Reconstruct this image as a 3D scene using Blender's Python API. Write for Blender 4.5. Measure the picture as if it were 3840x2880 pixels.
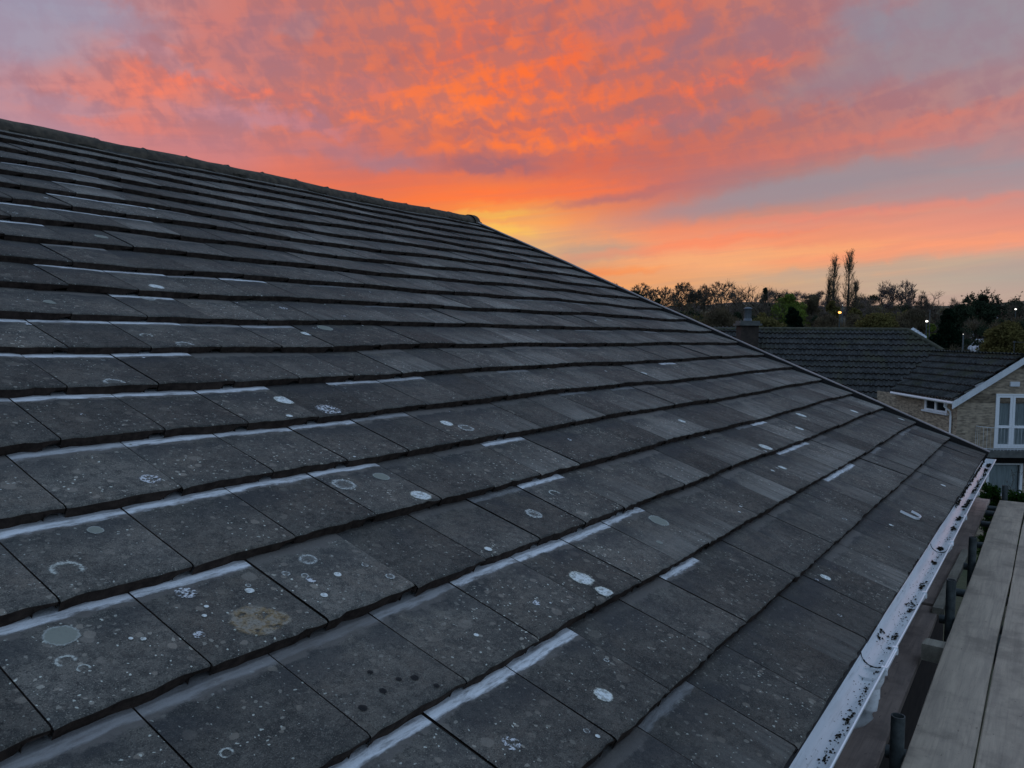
import bpy, bmesh, math, random
import numpy as np
from mathutils import Vector, Matrix

SC = bpy.context.scene
for o in list(bpy.data.objects):
    bpy.data.objects.remove(o, do_unlink=True)
COL = SC.collection
rad = math.radians

# ------------------------------------------------------------------ camera
CAM = np.array([-1.2348937, -0.5601948, 6.1580752])
ROT = np.array([[0.5641071858, -0.8256392977, 0.0101406643],      # rows: right, down, forward
                [-0.0456517110, -0.0434487117, -0.9980120895],
                [0.8244385994, 0.5625228525, -0.0622015771]])
FPX = 2998.76                                                     # focal length in pixels of a 3840 wide picture
cd = bpy.data.cameras.new('camera'); cam = bpy.data.objects.new('camera', cd); COL.objects.link(cam)
cd.sensor_width = 36.0; cd.lens = 36.0*FPX/3840; cd.clip_start = 0.05; cd.clip_end = 6000
m = Matrix.Identity(4)
for i in range(3):
    m[i][0] = ROT[0][i]; m[i][1] = -ROT[1][i]; m[i][2] = -ROT[2][i]; m[i][3] = CAM[i]
cam.matrix_world = m
SC.camera = cam
SC.cycles.max_bounces = 4; SC.cycles.diffuse_bounces = 2; SC.cycles.glossy_bounces = 2; SC.cycles.transparent_max_bounces = 8
SC.cycles.caustics_reflective = False; SC.cycles.caustics_refractive = False
SC.view_settings.view_transform = 'Standard'; SC.view_settings.look = 'None'
SC.view_settings.exposure = 0; SC.view_settings.gamma = 1; SC.view_settings.use_curve_mapping = False

YAW = math.atan2(ROT[2][1], ROT[2][0])                            # heading of the view
FW = np.array([math.cos(YAW), math.sin(YAW), 0.0]); RT = np.array([math.sin(YAW), -math.cos(YAW), 0.0])
UP = np.array([0, 0, 1.0])

def ray(px, py):
    return ROT.T @ np.array([(px-1920)/FPX, (py-1440)/FPX, 1.0])
def at(px, py, d):
    """world point seen at pixel (of 3840x2880) at depth d metres"""
    return CAM + ray(px, py)*d
def on_plane(px, py, p0, n):
    d = ray(px, py); t = ((p0-CAM) @ n)/(d @ n)
    return CAM + d*t

# ------------------------------------------------------------------ sky
def lin(c):
    r = []
    for v in c:
        v = v/255.0
        r.append(v/12.92 if v <= 0.04045 else ((v+0.055)/1.055)**2.4)
    return tuple(r)

# colours of the evening sky, on a coarse table: heights of the rows, then columns every 158 units of a 2212 wide view
SKY = [
 (0,   [(155,152,178),(168,152,172),(186,140,150),(200,128,128),(212,122,108),(205,122,108),(226,118,88),(222,118,92),(212,118,100),(196,118,112),(205,122,106),(178,124,130),(176,130,138),(160,138,148),(152,146,160)]),
 (100, [(165,150,172),(190,138,148),(212,130,122),(204,128,126),(206,122,112),(206,118,102),(228,114,80),(238,116,72),(220,114,86),(216,114,92),(198,118,110),(196,120,112),(170,124,134),(160,138,148),(152,143,156)]),
 (200, [(185,145,160),(222,134,126),(236,130,106),(206,130,130),(218,126,110),(240,122,82),(248,122,66),(250,120,62),(240,116,72),(218,114,88),(208,116,98),(178,122,124),(168,128,138),(184,132,132),(184,136,140)]),
 (245, [(186,148,164),(200,140,148),(226,132,120),(198,134,140),(220,126,108),(232,118,86),(255,136,60),(252,124,58),(244,116,66),(214,112,88),(204,116,100),(188,120,116),(184,126,128),(190,132,132),(190,137,140)]),
 (300, [(190,150,166),(188,145,162),(214,132,130),(192,134,148),(220,124,110),(200,118,112),(206,112,100),(250,122,64),(240,114,72),(208,112,94),(200,115,104),(206,118,102),(204,125,116),(200,132,130),(196,138,138)]),
 (350, [(190,150,166),(188,145,162),(210,132,132),(210,128,124),(218,122,108),(196,116,114),(225,114,84),(186,110,108),(216,110,86),(206,110,94),(196,116,110),(188,126,122),(168,136,140),(160,145,150),(162,149,157)]),
 (400, [(190,150,166),(188,145,162),(205,130,130),(220,124,110),(240,120,84),(232,116,84),(250,120,68),(255,126,62),(246,118,70),(204,116,108),(170,126,130),(157,139,144),(160,145,150),(164,150,155),(168,151,157)]),
 (440, [(200,140,140),(205,135,135),(215,128,120),(230,122,98),(245,124,76),(248,124,66),(250,126,62),(255,142,68),(242,124,78),(208,122,102),(178,136,130),(190,140,132),(206,145,134),(226,144,124),(230,141,122)]),
 (480, [(205,140,130),(210,135,125),(220,130,112),(235,126,95),(245,124,75),(248,124,66),(255,150,70),(255,192,96),(248,160,100),(236,142,110),(234,144,114),(235,149,120),(235,150,125),(231,150,129),(228,150,131)]),
 (520, [(205,145,130),(212,140,125),(222,138,112),(238,140,98),(248,140,85),(250,150,80),(252,172,94),(240,188,122),(246,168,116),(254,152,108),(255,158,114),(255,155,111),(255,160,116),(248,160,126),(241,160,131)]),
 (560, [(205,150,130),(212,148,128),(222,148,118),(235,152,108),(240,164,105),(236,176,115),(222,182,130),(206,180,140),(202,170,138),(238,170,126),(250,174,125),(248,162,114),(234,166,128),(205,170,148),(184,166,155)]),
 (595, [(205,150,130),(212,150,128),(222,150,118),(236,158,108),(242,165,100),(242,170,105),(240,170,105),(240,166,102),(252,152,88),(250,164,102),(226,175,131),(214,175,137),(196,175,150),(182,170,155),(176,166,155)]),
 (632, [(205,155,130),(212,155,128),(220,160,125),(228,168,120),(228,172,120),(226,174,120),(222,175,120),(220,175,120),(222,175,121),(225,175,125),(222,175,128),(206,175,144),(200,174,150),(196,175,158),(190,170,155)]),
 (735, [(205,145,120),(212,145,118),(220,148,112),(228,150,108),(232,152,105),(232,152,105),(228,152,108),(225,152,110),(222,154,115),(215,154,122),(205,152,128),(198,150,132),(190,148,136),(186,146,136),(182,144,136)])]
SKY_BACK = (0.43, 0.62, 0.92)
def sky_at(az, el):
    d = FW*math.cos(az)*math.cos(el)+RT*math.sin(az)*math.cos(el)+UP*math.sin(el)
    c = ROT @ d
    if c[2] < 0.15: return None
    x = (1920+FPX*c[0]/c[2])/3840*2212; y = (1440+FPX*c[1]/c[2])/2880*1659
    x = min(max(x/158, 0), 13.999); i = int(x); fx = x-i
    ys = [r[0] for r in SKY]; y = min(max(y, 0), 734.9)
    j = max(k for k in range(len(ys)-1) if ys[k] <= y); fy = (y-ys[j])/(ys[j+1]-ys[j])
    def g(jj, ii): return np.array(lin(SKY[jj][1][ii]))
    return (g(j, i)*(1-fx)+g(j, i+1)*fx)*(1-fy)+(g(j+1, i)*(1-fx)+g(j+1, i+1)*fx)*fy

class NT:
    """small helper for building node trees"""
    def __init__(s, tree): s.t = tree; s.t.nodes.clear()
    def n(s, typ, ins=None, **props):
        nd = s.t.nodes.new(typ)
        for k, v in props.items(): setattr(nd, k, v)
        for k, v in (ins or {}).items():
            sock = nd.inputs[k]
            if isinstance(v, bpy.types.NodeSocket): s.t.links.new(v, sock)
            elif isinstance(v, bpy.types.Node): s.t.links.new(v.outputs[0], sock)
            else: sock.default_value = v
        return nd
    def math(s, op, a, b=None, c=None, clamp=False):
        ins = {0: a}
        if b is not None: ins[1] = b
        if c is not None: ins[2] = c
        return s.n('ShaderNodeMath', ins, operation=op, use_clamp=clamp).outputs[0]
    def vmath(s, op, a, b=None):
        ins = {0: a}
        if b is not None: ins[1] = b
        nd = s.n('ShaderNodeVectorMath', ins, operation=op)
        return nd.outputs['Value'] if op in ('DOT_PRODUCT', 'LENGTH', 'DISTANCE') else nd.outputs[0]
    def ramp(s, fac, stops, interp='LINEAR'):
        nd = s.n('ShaderNodeValToRGB', {0: fac}); cr = nd.color_ramp; cr.interpolation = interp
        while len(cr.elements) > 1: cr.elements.remove(cr.elements[-1])
        for i, (p, c) in enumerate(stops):
            e = cr.elements[0] if i == 0 else cr.elements.new(p)
            e.position = p; e.color = (c[0], c[1], c[2], 1)
        return nd.outputs[0]
    def rng(s, v, a, b, c=0.0, d=1.0, smooth=True):
        nd = s.n('ShaderNodeMapRange', {0: v, 1: a, 2: b, 3: c, 4: d}, clamp=True)
        nd.interpolation_type = 'SMOOTHSTEP' if smooth else 'LINEAR'
        return nd.outputs[0]
    def mix(s, f, a, b, mode='MIX'):
        nd = s.n('ShaderNodeMix', data_type='RGBA', blend_type=mode)
        for k, v in ((0, f), (6, a), (7, b)):
            if isinstance(v, bpy.types.NodeSocket): s.t.links.new(v, nd.inputs[k])
            elif k and len(v) == 3: nd.inputs[k].default_value = (v[0], v[1], v[2], 1)
            else: nd.inputs[k].default_value = v
        return nd.outputs[2]
    def noise(s, vec, scale, detail=4, rough=0.55, dist=0.0, out=0):
        return s.n('ShaderNodeTexNoise', {'Vector': vec, 'Scale': scale, 'Detail': detail, 'Roughness': rough, 'Distortion': dist}).outputs[out]
    def comb(s, x, y, z=0.0): return s.n('ShaderNodeCombineXYZ', {0: x, 1: y, 2: z}).outputs[0]
    def sep(s, v): return s.n('ShaderNodeSeparateXYZ', {0: v}).outputs

world = bpy.data.worlds.new('World'); SC.world = world; world.use_nodes = True
world.cycles.sampling_method = 'MANUAL'; world.cycles.sample_map_resolution = 512
w = NT(world.node_tree)
SUN_AZ, SUN_EL = rad(-17.0), rad(0.8)                             # bearing from the view's heading, height
dirv = w.n('ShaderNodeTexCoord').outputs['Generated']
dz = w.sep(dirv)[2]
cx = w.vmath('DOT_PRODUCT', dirv, tuple(RT)); cy = w.vmath('DOT_PRODUCT', dirv, tuple(FW))
az = w.math('ARCTAN2', cx, cy); el = w.math('ARCSINE', dz)
# cloud texture: mottled high up, drawn out into streaks near the horizon
mv = w.comb(w.math('ADD', w.math('MULTIPLY', az, 29.0), w.math('MULTIPLY', el, 12.0)), w.math('SUBTRACT', w.math('MULTIPLY', el, 31.0), w.math('MULTIPLY', az, 6.0)))
mott = w.noise(mv, 1.0, 3, 0.5, 0.5)
mott2 = w.noise(w.comb(w.math('ADD', w.math('MULTIPLY', az, 80.0), w.math('MULTIPLY', el, 26.0)), w.math('MULTIPLY', el, 60.0), 3.7), 1.0, 3, 0.5, 0.6)
stv = w.comb(w.math('MULTIPLY', az, 4.5), w.math('ADD', w.math('MULTIPLY', el, 70.0), w.math('MULTIPLY', az, -7.0)), 1.3)
strk = w.noise(stv, 1.0, 4, 0.6, 0.5)
hi = w.rng(el, rad(8.5), rad(15.0))
big = w.noise(w.comb(w.math('MULTIPLY', az, 7.0), w.math('MULTIPLY', el, 16.0), 8.1), 1.0, 4, 0.55, 0.4)
rip = w.noise(w.comb(w.math('MULTIPLY', az, 8.0), w.math('SUBTRACT', w.math('MULTIPLY', el, 52.0), w.math('MULTIPLY', az, 9.0)), 5.5), 1.0, 3, 0.5, 0.7)
def blend(f, a, b): return w.math('ADD', w.math('MULTIPLY', a, w.math('SUBTRACT', 1.0, f)), w.math('MULTIPLY', b, f))
warp = blend(hi, w.math('MULTIPLY', w.math('SUBTRACT', strk, 0.5), rad(1.7)), w.math('MULTIPLY', w.math('SUBTRACT', mott, 0.5), rad(2.0)))
el2 = w.math('ADD', el, warp)
az2 = w.math('ADD', az, w.math('MULTIPLY', w.math('SUBTRACT', big, 0.5), rad(3.0)))
AZ0, AZ1 = rad(-34), rad(34)
af = w.math('DIVIDE', w.math('SUBTRACT', az2, AZ0), AZ1-AZ0, clamp=True)
els = [0.3, 1.5, 2.6, 3.7, 4.8, 6.0, 7.2, 8.6, 10.2, 12.0, 14.0, 16.2, 18.5, 21.0]
col = None
for i, e in enumerate(els):
    stops = []
    for k in range(24):
        a = AZ0+(AZ1-AZ0)*k/23.0
        stops.append((k/23.0, sky_at(a, rad(e))))
    rowc = w.ramp(af, stops)
    if col is None: col = rowc
    else: col = w.mix(w.rng(el2, rad(els[i-1]), rad(e), smooth=False), col, rowc)
tex = blend(hi, w.rng(strk, 0.3, 0.7), w.rng(w.math('ADD', w.math('ADD', w.math('MULTIPLY', mott, 0.40), w.math('MULTIPLY', mott2, 0.20)), w.math('ADD', w.math('MULTIPLY', big, 0.12), w.math('MULTIPLY', rip, 0.28))), 0.425, 0.58))
# single cloud bands and clear gaps: place in the sky, half length, half thickness, tilt, colour, strength
BANDS = [(1080,275,190,15,-3,(188,110,106),.8),(1050,360,150,20,1,(163,106,116),.85),(840,350,105,24,-4,(170,126,140),.75),(1130,315,250,14,-4,(255,124,58),.85),(920,240,210,18,-8,(255,126,66),.8),(1120,170,95,38,-20,(255,114,48),.7),
 (500,192,240,17,6,(250,124,94),.7),(330,182,70,28,0,(246,130,104),.65),(1540,180,200,15,-15,(246,114,74),.75),(1450,262,250,13,-6,(238,112,84),.6),(1850,300,330,24,-8,(216,124,110),.55),(1760,402,480,34,-9,(157,145,153),.85),(1330,425,170,13,-8,(180,114,115),.7),
 (1150,418,280,20,-3,(255,120,68),.7),(1060,465,110,11,-3,(255,192,80),.7),(1100,495,90,15,4,(255,202,92),.7),(1290,545,120,26,-5,(192,162,140),.75),(1290,590,170,11,-4,(255,148,80),.7),(1620,508,420,13,-7,(255,142,102),.6),(1900,455,330,11,-3,(236,140,120),.6),(1600,555,320,18,-4,(255,182,122),.6),
 (2000,535,270,15,-5,(252,160,120),.6),(1920,578,330,15,-4,(188,172,152),.6),(60,60,150,80,0,(160,156,178),.7),(300,100,90,26,20,(176,146,168),.55),(600,130,90,34,10,(188,126,134),.6),(1880,60,70,70,0,(148,138,152),.7),(2060,100,150,70,-8,(150,142,157),.7),(1700,95,90,34,-10,(170,122,132),.6),(1330,60,70,40,0,(178,116,128),.6),
 (1000,110,110,34,-35,(250,110,58),.6),(1215,130,80,34,-50,(246,108,60),.55),(780,185,75,30,0,(196,120,124),.6),(620,262,170,22,3,(190,132,150),.7),(480,250,140,24,3,(194,140,156),.6),(300,272,140,14,2,(228,130,118),.6),(1000,300,170,11,-2,(214,112,88),.5),(1250,365,210,14,-5,(220,108,84),.5),(1800,480,300,12,-4,(214,150,134),.5),(1500,350,260,18,-7,(204,116,104),.5),(720,80,110,34,-20,(198,116,110),.5),(430,70,110,34,-15,(206,124,122),.5),(1450,40,70,44,-60,(226,112,80),.55),(1560,110,80,34,-30,(176,118,122),.65),(1480,95,90,36,-45,(152,116,132),.65),(1600,235,220,22,-12,(158,122,134),.65),(560,60,110,36,-30,(178,124,136),.6),(1190,45,80,28,-50,(166,106,114),.6),(1850,150,170,46,-10,(152,138,150),.65),(860,130,70,24,-30,(186,108,104),.6),(1080,70,60,22,-50,(176,104,104),.55),(1280,160,70,20,-50,(178,104,100),.55),(1400,225,110,14,-8,(176,110,108),.55),(700,215,120,12,4,(184,122,126),.5),(170,20,200,34,4,(156,154,178),.7),(430,165,70,16,10,(172,138,156),.6),(660,55,60,26,-10,(166,132,146),.6),(130,225,150,22,2,(176,146,166),.6),(720,320,110,22,0,(186,128,140),.55),(1960,40,190,46,-4,(144,142,158),.7),(2140,190,130,30,-8,(164,136,146),.55),(1640,60,70,34,-10,(158,122,138),.6),(1780,215,120,20,-8,(160,130,142),.55),(2080,400,260,34,-4,(160,150,157),.6)]
warpx = w.math('MULTIPLY', w.math('SUBTRACT', w.noise(w.comb(w.math('MULTIPLY', az, 16.0), w.math('MULTIPLY', el, 34.0), 2.2), 1.0, 3, 0.6, 0.3), 0.5), rad(4.0))
warpy = w.math('MULTIPLY', w.math('SUBTRACT', w.noise(w.comb(w.math('MULTIPLY', az, 30.0), w.math('MULTIPLY', el, 36.0), 6.2), 1.0, 3, 0.55, 0.4), 0.5), blend(hi, rad(1.1), rad(3.0)))
abv = w.comb(w.math('ADD', az, warpx), w.math('ADD', el, warpy))
for bx, by, bl, bt, ba, bc, bs in BANDS:
    c = ROT.T @ np.array([(bx*3840/2212-1920)/FPX, (by*2880/1659-1440)/FPX, 1.0]); c = c/np.linalg.norm(c)
    a0 = math.atan2(c @ RT, c @ FW); e0 = math.asin(c[2]); ps = 3840/2212/FPX
    mp = w.n('ShaderNodeMapping', {'Vector': abv, 'Location': (a0, e0, 0), 'Rotation': (0, 0, rad(-ba)), 'Scale': (bl*ps, bt*ps, 1)}, vector_type='TEXTURE')
    col = w.mix(w.rng(w.vmath('LENGTH', mp.outputs[0]), 0.25, 1.25, bs, 0.0), col, lin(bc))
dark = w.mix(0.72, col, lin((156, 108, 118))); lite = w.mix(1.0, col, (1.06, 0.95, 0.84), 'MULTIPLY')
amt = w.mix(tex, dark, lite)
cs_ = w.n('ShaderNodeSeparateColor', {0: col}).outputs
soft = w.mix(w.math('MULTIPLY', blend(hi, 0.24, 0.78), w.rng(w.math('SUBTRACT', cs_[0], cs_[2]), -0.1, 0.35, 0.30, 1.0)), col, amt)
lum = w.vmath('DOT_PRODUCT', soft, (0.3, 0.59, 0.11)); soft = w.mix(blend(hi, 0.0, 0.03), soft, w.comb(lum, lum, lum))
# clear dusk sky overhead and behind
nish = w.n('ShaderNodeTexSky', sky_type='NISHITA')
nish.sun_disc = False; nish.sun_elevation = SUN_EL; nish.sun_rotation = math.pi/2-(YAW-SUN_AZ); nish.air_density = 1.2; nish.dust_density = 1.5
back = w.mix(w.rng(el, rad(0), rad(60)), (0.38, 0.52, 0.72), SKY_BACK)
back = w.mix(0.12, back, w.mix(1.0, nish.outputs[0], (0.06, 0.06, 0.06), 'MULTIPLY'))
front = w.rng(w.math('ABSOLUTE', az), rad(40), rad(85), 1.0, 0.0)
frn = w.math('MULTIPLY', front, w.rng(el, rad(22), rad(46), 1.0, 0.0))
skyc = w.mix(frn, back, soft)
bgs = w.n('ShaderNodeBackground', {0: w.mix(1.0, skyc, (1/0.12,)*3, 'MULTIPLY'), 1: 0.12})
w.t.links.new(bgs.outputs[0], w.n('ShaderNodeOutputWorld').inputs[0])

sl = bpy.data.lights.new('sun', 'SUN'); sun = bpy.data.objects.new('sun', sl); COL.objects.link(sun)
sl.energy = 0.25; sl.angle = rad(6); sl.color = (1.0, 0.55, 0.25)      # the last light of a sun on the horizon
sd = FW*math.cos(SUN_AZ)+RT*math.sin(SUN_AZ)
sd = sd*math.cos(SUN_EL)+UP*math.sin(SUN_EL)
sun.rotation_euler = Vector((-sd[0], -sd[1], -sd[2])).to_track_quat('-Z', 'Y').to_euler()

# ------------------------------------------------------------------ helpers
class MB:
    """collects faces; build() links them as one mesh object"""
    def __init__(s): s.v = []; s.f = []; s.mi = []; s.uv = []; s.ti = []; s.use_uv = False; s.smooth = []
    def quad(s, pts, mi=0, uv=None, ti=None, smooth=False):
        b = len(s.v); s.v.extend([tuple(map(float, p)) for p in pts]); s.f.append(tuple(range(b, b+len(pts)))); s.mi.append(mi); s.smooth.append(smooth)
        if uv is not None: s.use_uv = True
        s.uv.append(uv if uv is not None else [(0, 0)]*len(pts)); s.ti.append(ti or (0, 0, 0, 0))
    def grid(s, P, mi=0, UV=None, ti=None, smooth=True, closed=False):
        """P[i][j] points"""
        b = len(s.v); ni, nj = len(P), len(P[0])
        for r in P: s.v.extend([tuple(map(float, p)) for p in r])
        for i in range(ni-1):
            for j in range(nj if closed else nj-1):
                j2 = (j+1) % nj
                s.f.append((b+i*nj+j, b+i*nj+j2, b+(i+1)*nj+j2, b+(i+1)*nj+j)); s.mi.append(mi); s.smooth.append(smooth)
                if UV is not None:
                    s.use_uv = True; s.uv.append([UV[i][j], UV[i][j2], UV[i+1][j2], UV[i+1][j]])
                else: s.uv.append([(0, 0)]*4)
                s.ti.append(ti or (0, 0, 0, 0))
    def box(s, o, ax, ay, az_, mi=0):
        """o corner, three edge vectors"""
        o, ax, ay, az_ = map(lambda q: np.array(q, float), (o, ax, ay, az_))
        if np.cross(ax, ay) @ az_ < 0: ax, ay = ay, ax
        c = [o, o+ax, o+ax+ay, o+ay]; t = [p+az_ for p in c]
        s.quad([c[0], c[3], c[2], c[1]], mi); s.quad(t, mi)
        for i in range(4):
            j = (i+1) % 4; s.quad([c[i], c[j], t[j], t[i]], mi)
    def bar(s, p0, p1, wx, wz, mi=0, up=(0, 0, 1)):
        """box along p0-p1 with width wx (sideways) and height wz, centred"""
        p0 = np.array(p0, float); p1 = np.array(p1, float); d = p1-p0; u = np.array(up, float)
        sd_ = np.cross(d, u); sd_ /= np.linalg.norm(sd_); u = np.cross(sd_, d); u /= np.linalg.norm(u)
        s.box(p0-sd_*wx/2-u*wz/2, d, sd_*wx, u*wz, mi)
    def tube(s, pts, radii, n=8, mi=0, cap=True, smooth=True):
        pts = [np.array(p, float) for p in pts]; rings = []
        for i, p in enumerate(pts):
            d = pts[min(i+1, len(pts)-1)]-pts[max(i-1, 0)]; d = d/(np.linalg.norm(d)+1e-12)
            a = np.array([0, 0, 1.0]) if abs(d[2]) < 0.9 else np.array([1.0, 0, 0])
            x = np.cross(a, d); x /= np.linalg.norm(x); y = np.cross(d, x)
            r = radii[i] if hasattr(radii, '__len__') else radii
            rings.append([p+r*(math.cos(2*math.pi*k/n)*x+math.sin(2*math.pi*k/n)*y) for k in range(n)])
        s.grid(rings, mi, smooth=smooth, closed=True)
        if cap:
            s.quad(rings[0][::-1], mi); s.quad(rings[-1], mi)
    def build(s, name, mats, parent=None, kind=None):
        me = bpy.data.meshes.new(name); me.from_pydata(s.v, [], s.f)
        if not isinstance(mats, (list, tuple)): mats = [mats]
        for q in mats: me.materials.append(q)
        me.polygons.foreach_set('material_index', s.mi); me.polygons.foreach_set('use_smooth', s.smooth)
        if s.use_uv:
            uvl = me.uv_layers.new(name='UVMap'); flat = [c for f in s.uv for p in f for c in p]
            uvl.data.foreach_set('uv', flat)
            at_ = me.color_attributes.new(name='ti', type='FLOAT_COLOR', domain='CORNER')
            flat = []
            for f, t in zip(s.f, s.ti): flat.extend(list(t)*len(f))
            at_.data.foreach_set('color', flat)
        me.update()
        o = bpy.data.objects.new(name, me); COL.objects.link(o)
        if parent is not None:
            o.parent = parent; o.matrix_parent_inverse = Matrix.Translation(-parent.location)
        if kind: o['kind'] = kind
        return o

def thing(name, label, cat, loc=(0, 0, 0), group=None):
    o = bpy.data.objects.new(name, None); o.location = Vector([float(q) for q in loc]); COL.objects.link(o)
    o['label'] = label; o['category'] = cat
    o.empty_display_size = 0.2
    if group: o['group'] = group
    return o
def tag(o, label, cat, group=None, kind=None):
    if label: o['label'] = label
    if cat: o['category'] = cat
    if group: o['group'] = group
    if kind: o['kind'] = kind
    return o

def newmat(name):
    mt = bpy.data.materials.new(name); mt.use_nodes = True
    return mt, NT(mt.node_tree)
def finish(t, colr, rough=0.85, bump=None, bstr=0.3, bdist=0.01, spec=0.3, metal=0.0, alpha=None, emis=None, estr=0.0):
    ins = {'Base Color': colr if isinstance(colr, bpy.types.NodeSocket) else (*colr, 1), 'Roughness': rough, 'Metallic': metal, 'Specular IOR Level': spec}
    if bump is not None: ins['Normal'] = t.n('ShaderNodeBump', {'Height': bump, 'Strength': bstr, 'Distance': bdist}).outputs[0]
    if alpha is not None: ins['Alpha'] = alpha
    if emis: ins['Emission Color'] = (*emis, 1); ins['Emission Strength'] = estr
    b = t.n('ShaderNodeBsdfPrincipled', ins)
    t.t.links.new(b.outputs[0], t.n('ShaderNodeOutputMaterial').inputs[0])
def simple(name, c1, c2=None, scale=6.0, rough=0.85, bump=0.25, bscale=None, spec=0.3, stretch=(1, 1, 1), metal=0.0, bdist=0.01):
    mt, t = newmat(name); co = t.n('ShaderNodeTexCoord').outputs['Object']
    co = t.vmath('MULTIPLY', co, stretch)
    c2 = c2 or tuple(q*0.7 for q in c1)
    n1 = t.noise(co, scale, 6, 0.6); colr = t.mix(t.rng(n1, 0.3, 0.7), c2, c1)
    colr = t.mix(t.rng(t.noise(co, scale*9, 3), 0.35, 0.75, 0.0, 0.35), colr, tuple(q*0.55 for q in c1))
    finish(t, colr, rough, t.noise(co, bscale or scale*6, 4), bump, bdist, spec, metal)
    return mt

# ------------------------------------------------------------------ materials
def tile_material():
    mt, t = newmat('concrete_tile')
    co = t.n('ShaderNodeTexCoord').outputs['Object']
    uv = t.n('ShaderNodeUVMap', uv_map='UVMap').outputs[0]
    u, v, _ = t.sep(uv)
    at_ = t.n('ShaderNodeAttribute', attribute_name='ti').outputs['Color']
    sp = t.n('ShaderNodeSeparateColor', {0: at_}).outputs
    rnd, strip, pale = sp[0], sp[1], sp[2]
    off = t.comb(t.math('MULTIPLY', rnd, 37.0), t.math('MULTIPLY', rnd, 91.0), 0.0)
    cr = t.vmath('ADD', co, off)
    n1 = t.noise(cr, 7.0, 9, 0.62)
    n2 = t.noise(cr, 26.0, 6, 0.65)
    base = t.mix(t.rng(n1, 0.32, 0.68), (0.050, 0.051, 0.053), (0.115, 0.107, 0.103))
    base = t.mix(t.rng(t.noise(cr, 4.2, 6, 0.65), 0.46, 0.66, 0.0, 0.75), base, (0.112, 0.097, 0.089))
    base = t.mix(t.rng(n2, 0.46, 0.64, 0.0, 0.75), base, (0.036, 0.037, 0.039))
    base = t.mix(t.rng(t.noise(cr, 62.0, 5, 0.7), 0.50, 0.66, 0.0, 0.65), base, (0.150, 0.140, 0.134))
    base = t.mix(t.rng(t.noise(cr, 95.0, 3, 0.6), 0.54, 0.68, 0.0, 0.6), base, (0.028, 0.029, 0.031))
    # sandy grit
    base = t.mix(t.rng(t.noise(co, 330.0, 2), 0.56, 0.68, 0.0, 0.7), base, (0.21, 0.20, 0.19))
    base = t.mix(t.rng(t.noise(co, 260.0, 2), 0.55, 0.66, 0.0, 0.7), base, (0.02, 0.021, 0.022))
    # weather streaks running down the slope
    sv = t.comb(t.math('ADD', t.math('MULTIPLY', u, 11.0), t.math('MULTIPLY', rnd, 60.0)), t.math('MULTIPLY', v, 0.9), rnd)
    st = t.noise(sv, 1.0, 5, 0.6)
    base = t.mix(t.math('MULTIPLY', t.rng(st, 0.45, 0.75), t.rng(co_x(t, co), 1.5, 5.0, 0.10, 0.55)), base, (0.150, 0.142, 0.142))
    base = t.mix(t.math('MULTIPLY', pale, t.math('MULTIPLY', t.rng(t.math('ADD', v, t.math('MULTIPLY', t.math('SUBTRACT', st, 0.5), 0.9)), 0.95, 0.05, 0.1, 1.0), t.rng(st, 0.32, 0.66, 0.15, 1.0))), base, (0.25, 0.24, 0.24))
    # small lichen spots, pale with a soft edge
    for sc, thr, colr, amt in ((13.0, 0.36, (0.20, 0.18, 0.17), 0.6), (24.0, 0.34, (0.23, 0.205, 0.19), 0.7), (42.0, 0.32, (0.29, 0.275, 0.26), 0.8), (70.0, 0.28, (0.52, 0.54, 0.53), 0.9)):
        vo = t.n('ShaderNodeTexVoronoi', {'Vector': t.vmath('ADD', cr, t.vmath('MULTIPLY', t.noise(co, 40.0, 3, out=1), (0.022, 0.022, 0.022))), 'Scale': sc, 'Randomness': 1.0}, feature='F1')
        vc = t.n('ShaderNodeSeparateColor', {0: vo.outputs['Color']}).outputs
        on = t.rng(vc[0], 0.46, 0.52); size = t.math('MULTIPLY', vc[1], thr)
        msk = t.math('MULTIPLY', on, t.rng(t.math('SUBTRACT', size, vo.outputs['Distance']), 0.0, 0.05))
        dens = t.rng(t.noise(co, 2.3, 3), 0.36, 0.60, 0.15, 1.0)
        base = t.mix(t.math('MULTIPLY', t.math('MULTIPLY', msk, dens), amt), base, colr)
    base = t.mix(1.0, base, t.comb2(t.rng(rnd, 0.0, 1.0, 0.70, 1.24, False)), 'MULTIPLY')
    base = t.mix(1.0, base, t.comb2(t.rng(t.noise(co, 0.9, 3, 0.6), 0.35, 0.65, 0.74, 1.12)), 'MULTIPLY')
    base = t.mix(1.0, base, (1.05, 1.04, 0.92), 'MULTIPLY')
    # dark growth in the upper half, washed grey band just below the next course
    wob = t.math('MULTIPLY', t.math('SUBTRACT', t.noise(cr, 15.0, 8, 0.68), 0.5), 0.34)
    vv = t.math('ADD', v, wob)
    base = t.mix(t.math('MULTIPLY', t.rng(vv, 0.45, 0.80, 0.0, 0.6), t.rng(t.noise(cr, 5.0, 2), 0.38, 0.6)), base, (0.036, 0.038, 0.041))
    base = t.mix(t.math('MULTIPLY', t.rng(vv, 0.835, 0.885), t.rng(t.math('ADD', rnd, strip), 0.3, 0.8, 0.10, 0.85)), base, (0.135, 0.122, 0.110))
    # white lime bloom along the head of some tiles
    wob2 = t.math('MULTIPLY', t.math('SUBTRACT', t.noise(t.vmath('MULTIPLY', cr, (1.0, 3.0, 3.0)), 8.0, 8, 0.7), 0.5), 0.17)
    v2 = t.math('ADD', v, wob2)
    sm = t.math('MULTIPLY', strip, t.rng(v2, 0.885, 0.925))
    sm = t.math('MULTIPLY', sm, t.rng(t.noise(t.vmath('MULTIPLY', cr, (1.0, 5.0, 5.0)), 13.0, 8, 0.72), 0.30, 0.56, 0.30, 1.0))
    base = t.mix(sm, base, (0.70, 0.71, 0.72))
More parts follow.
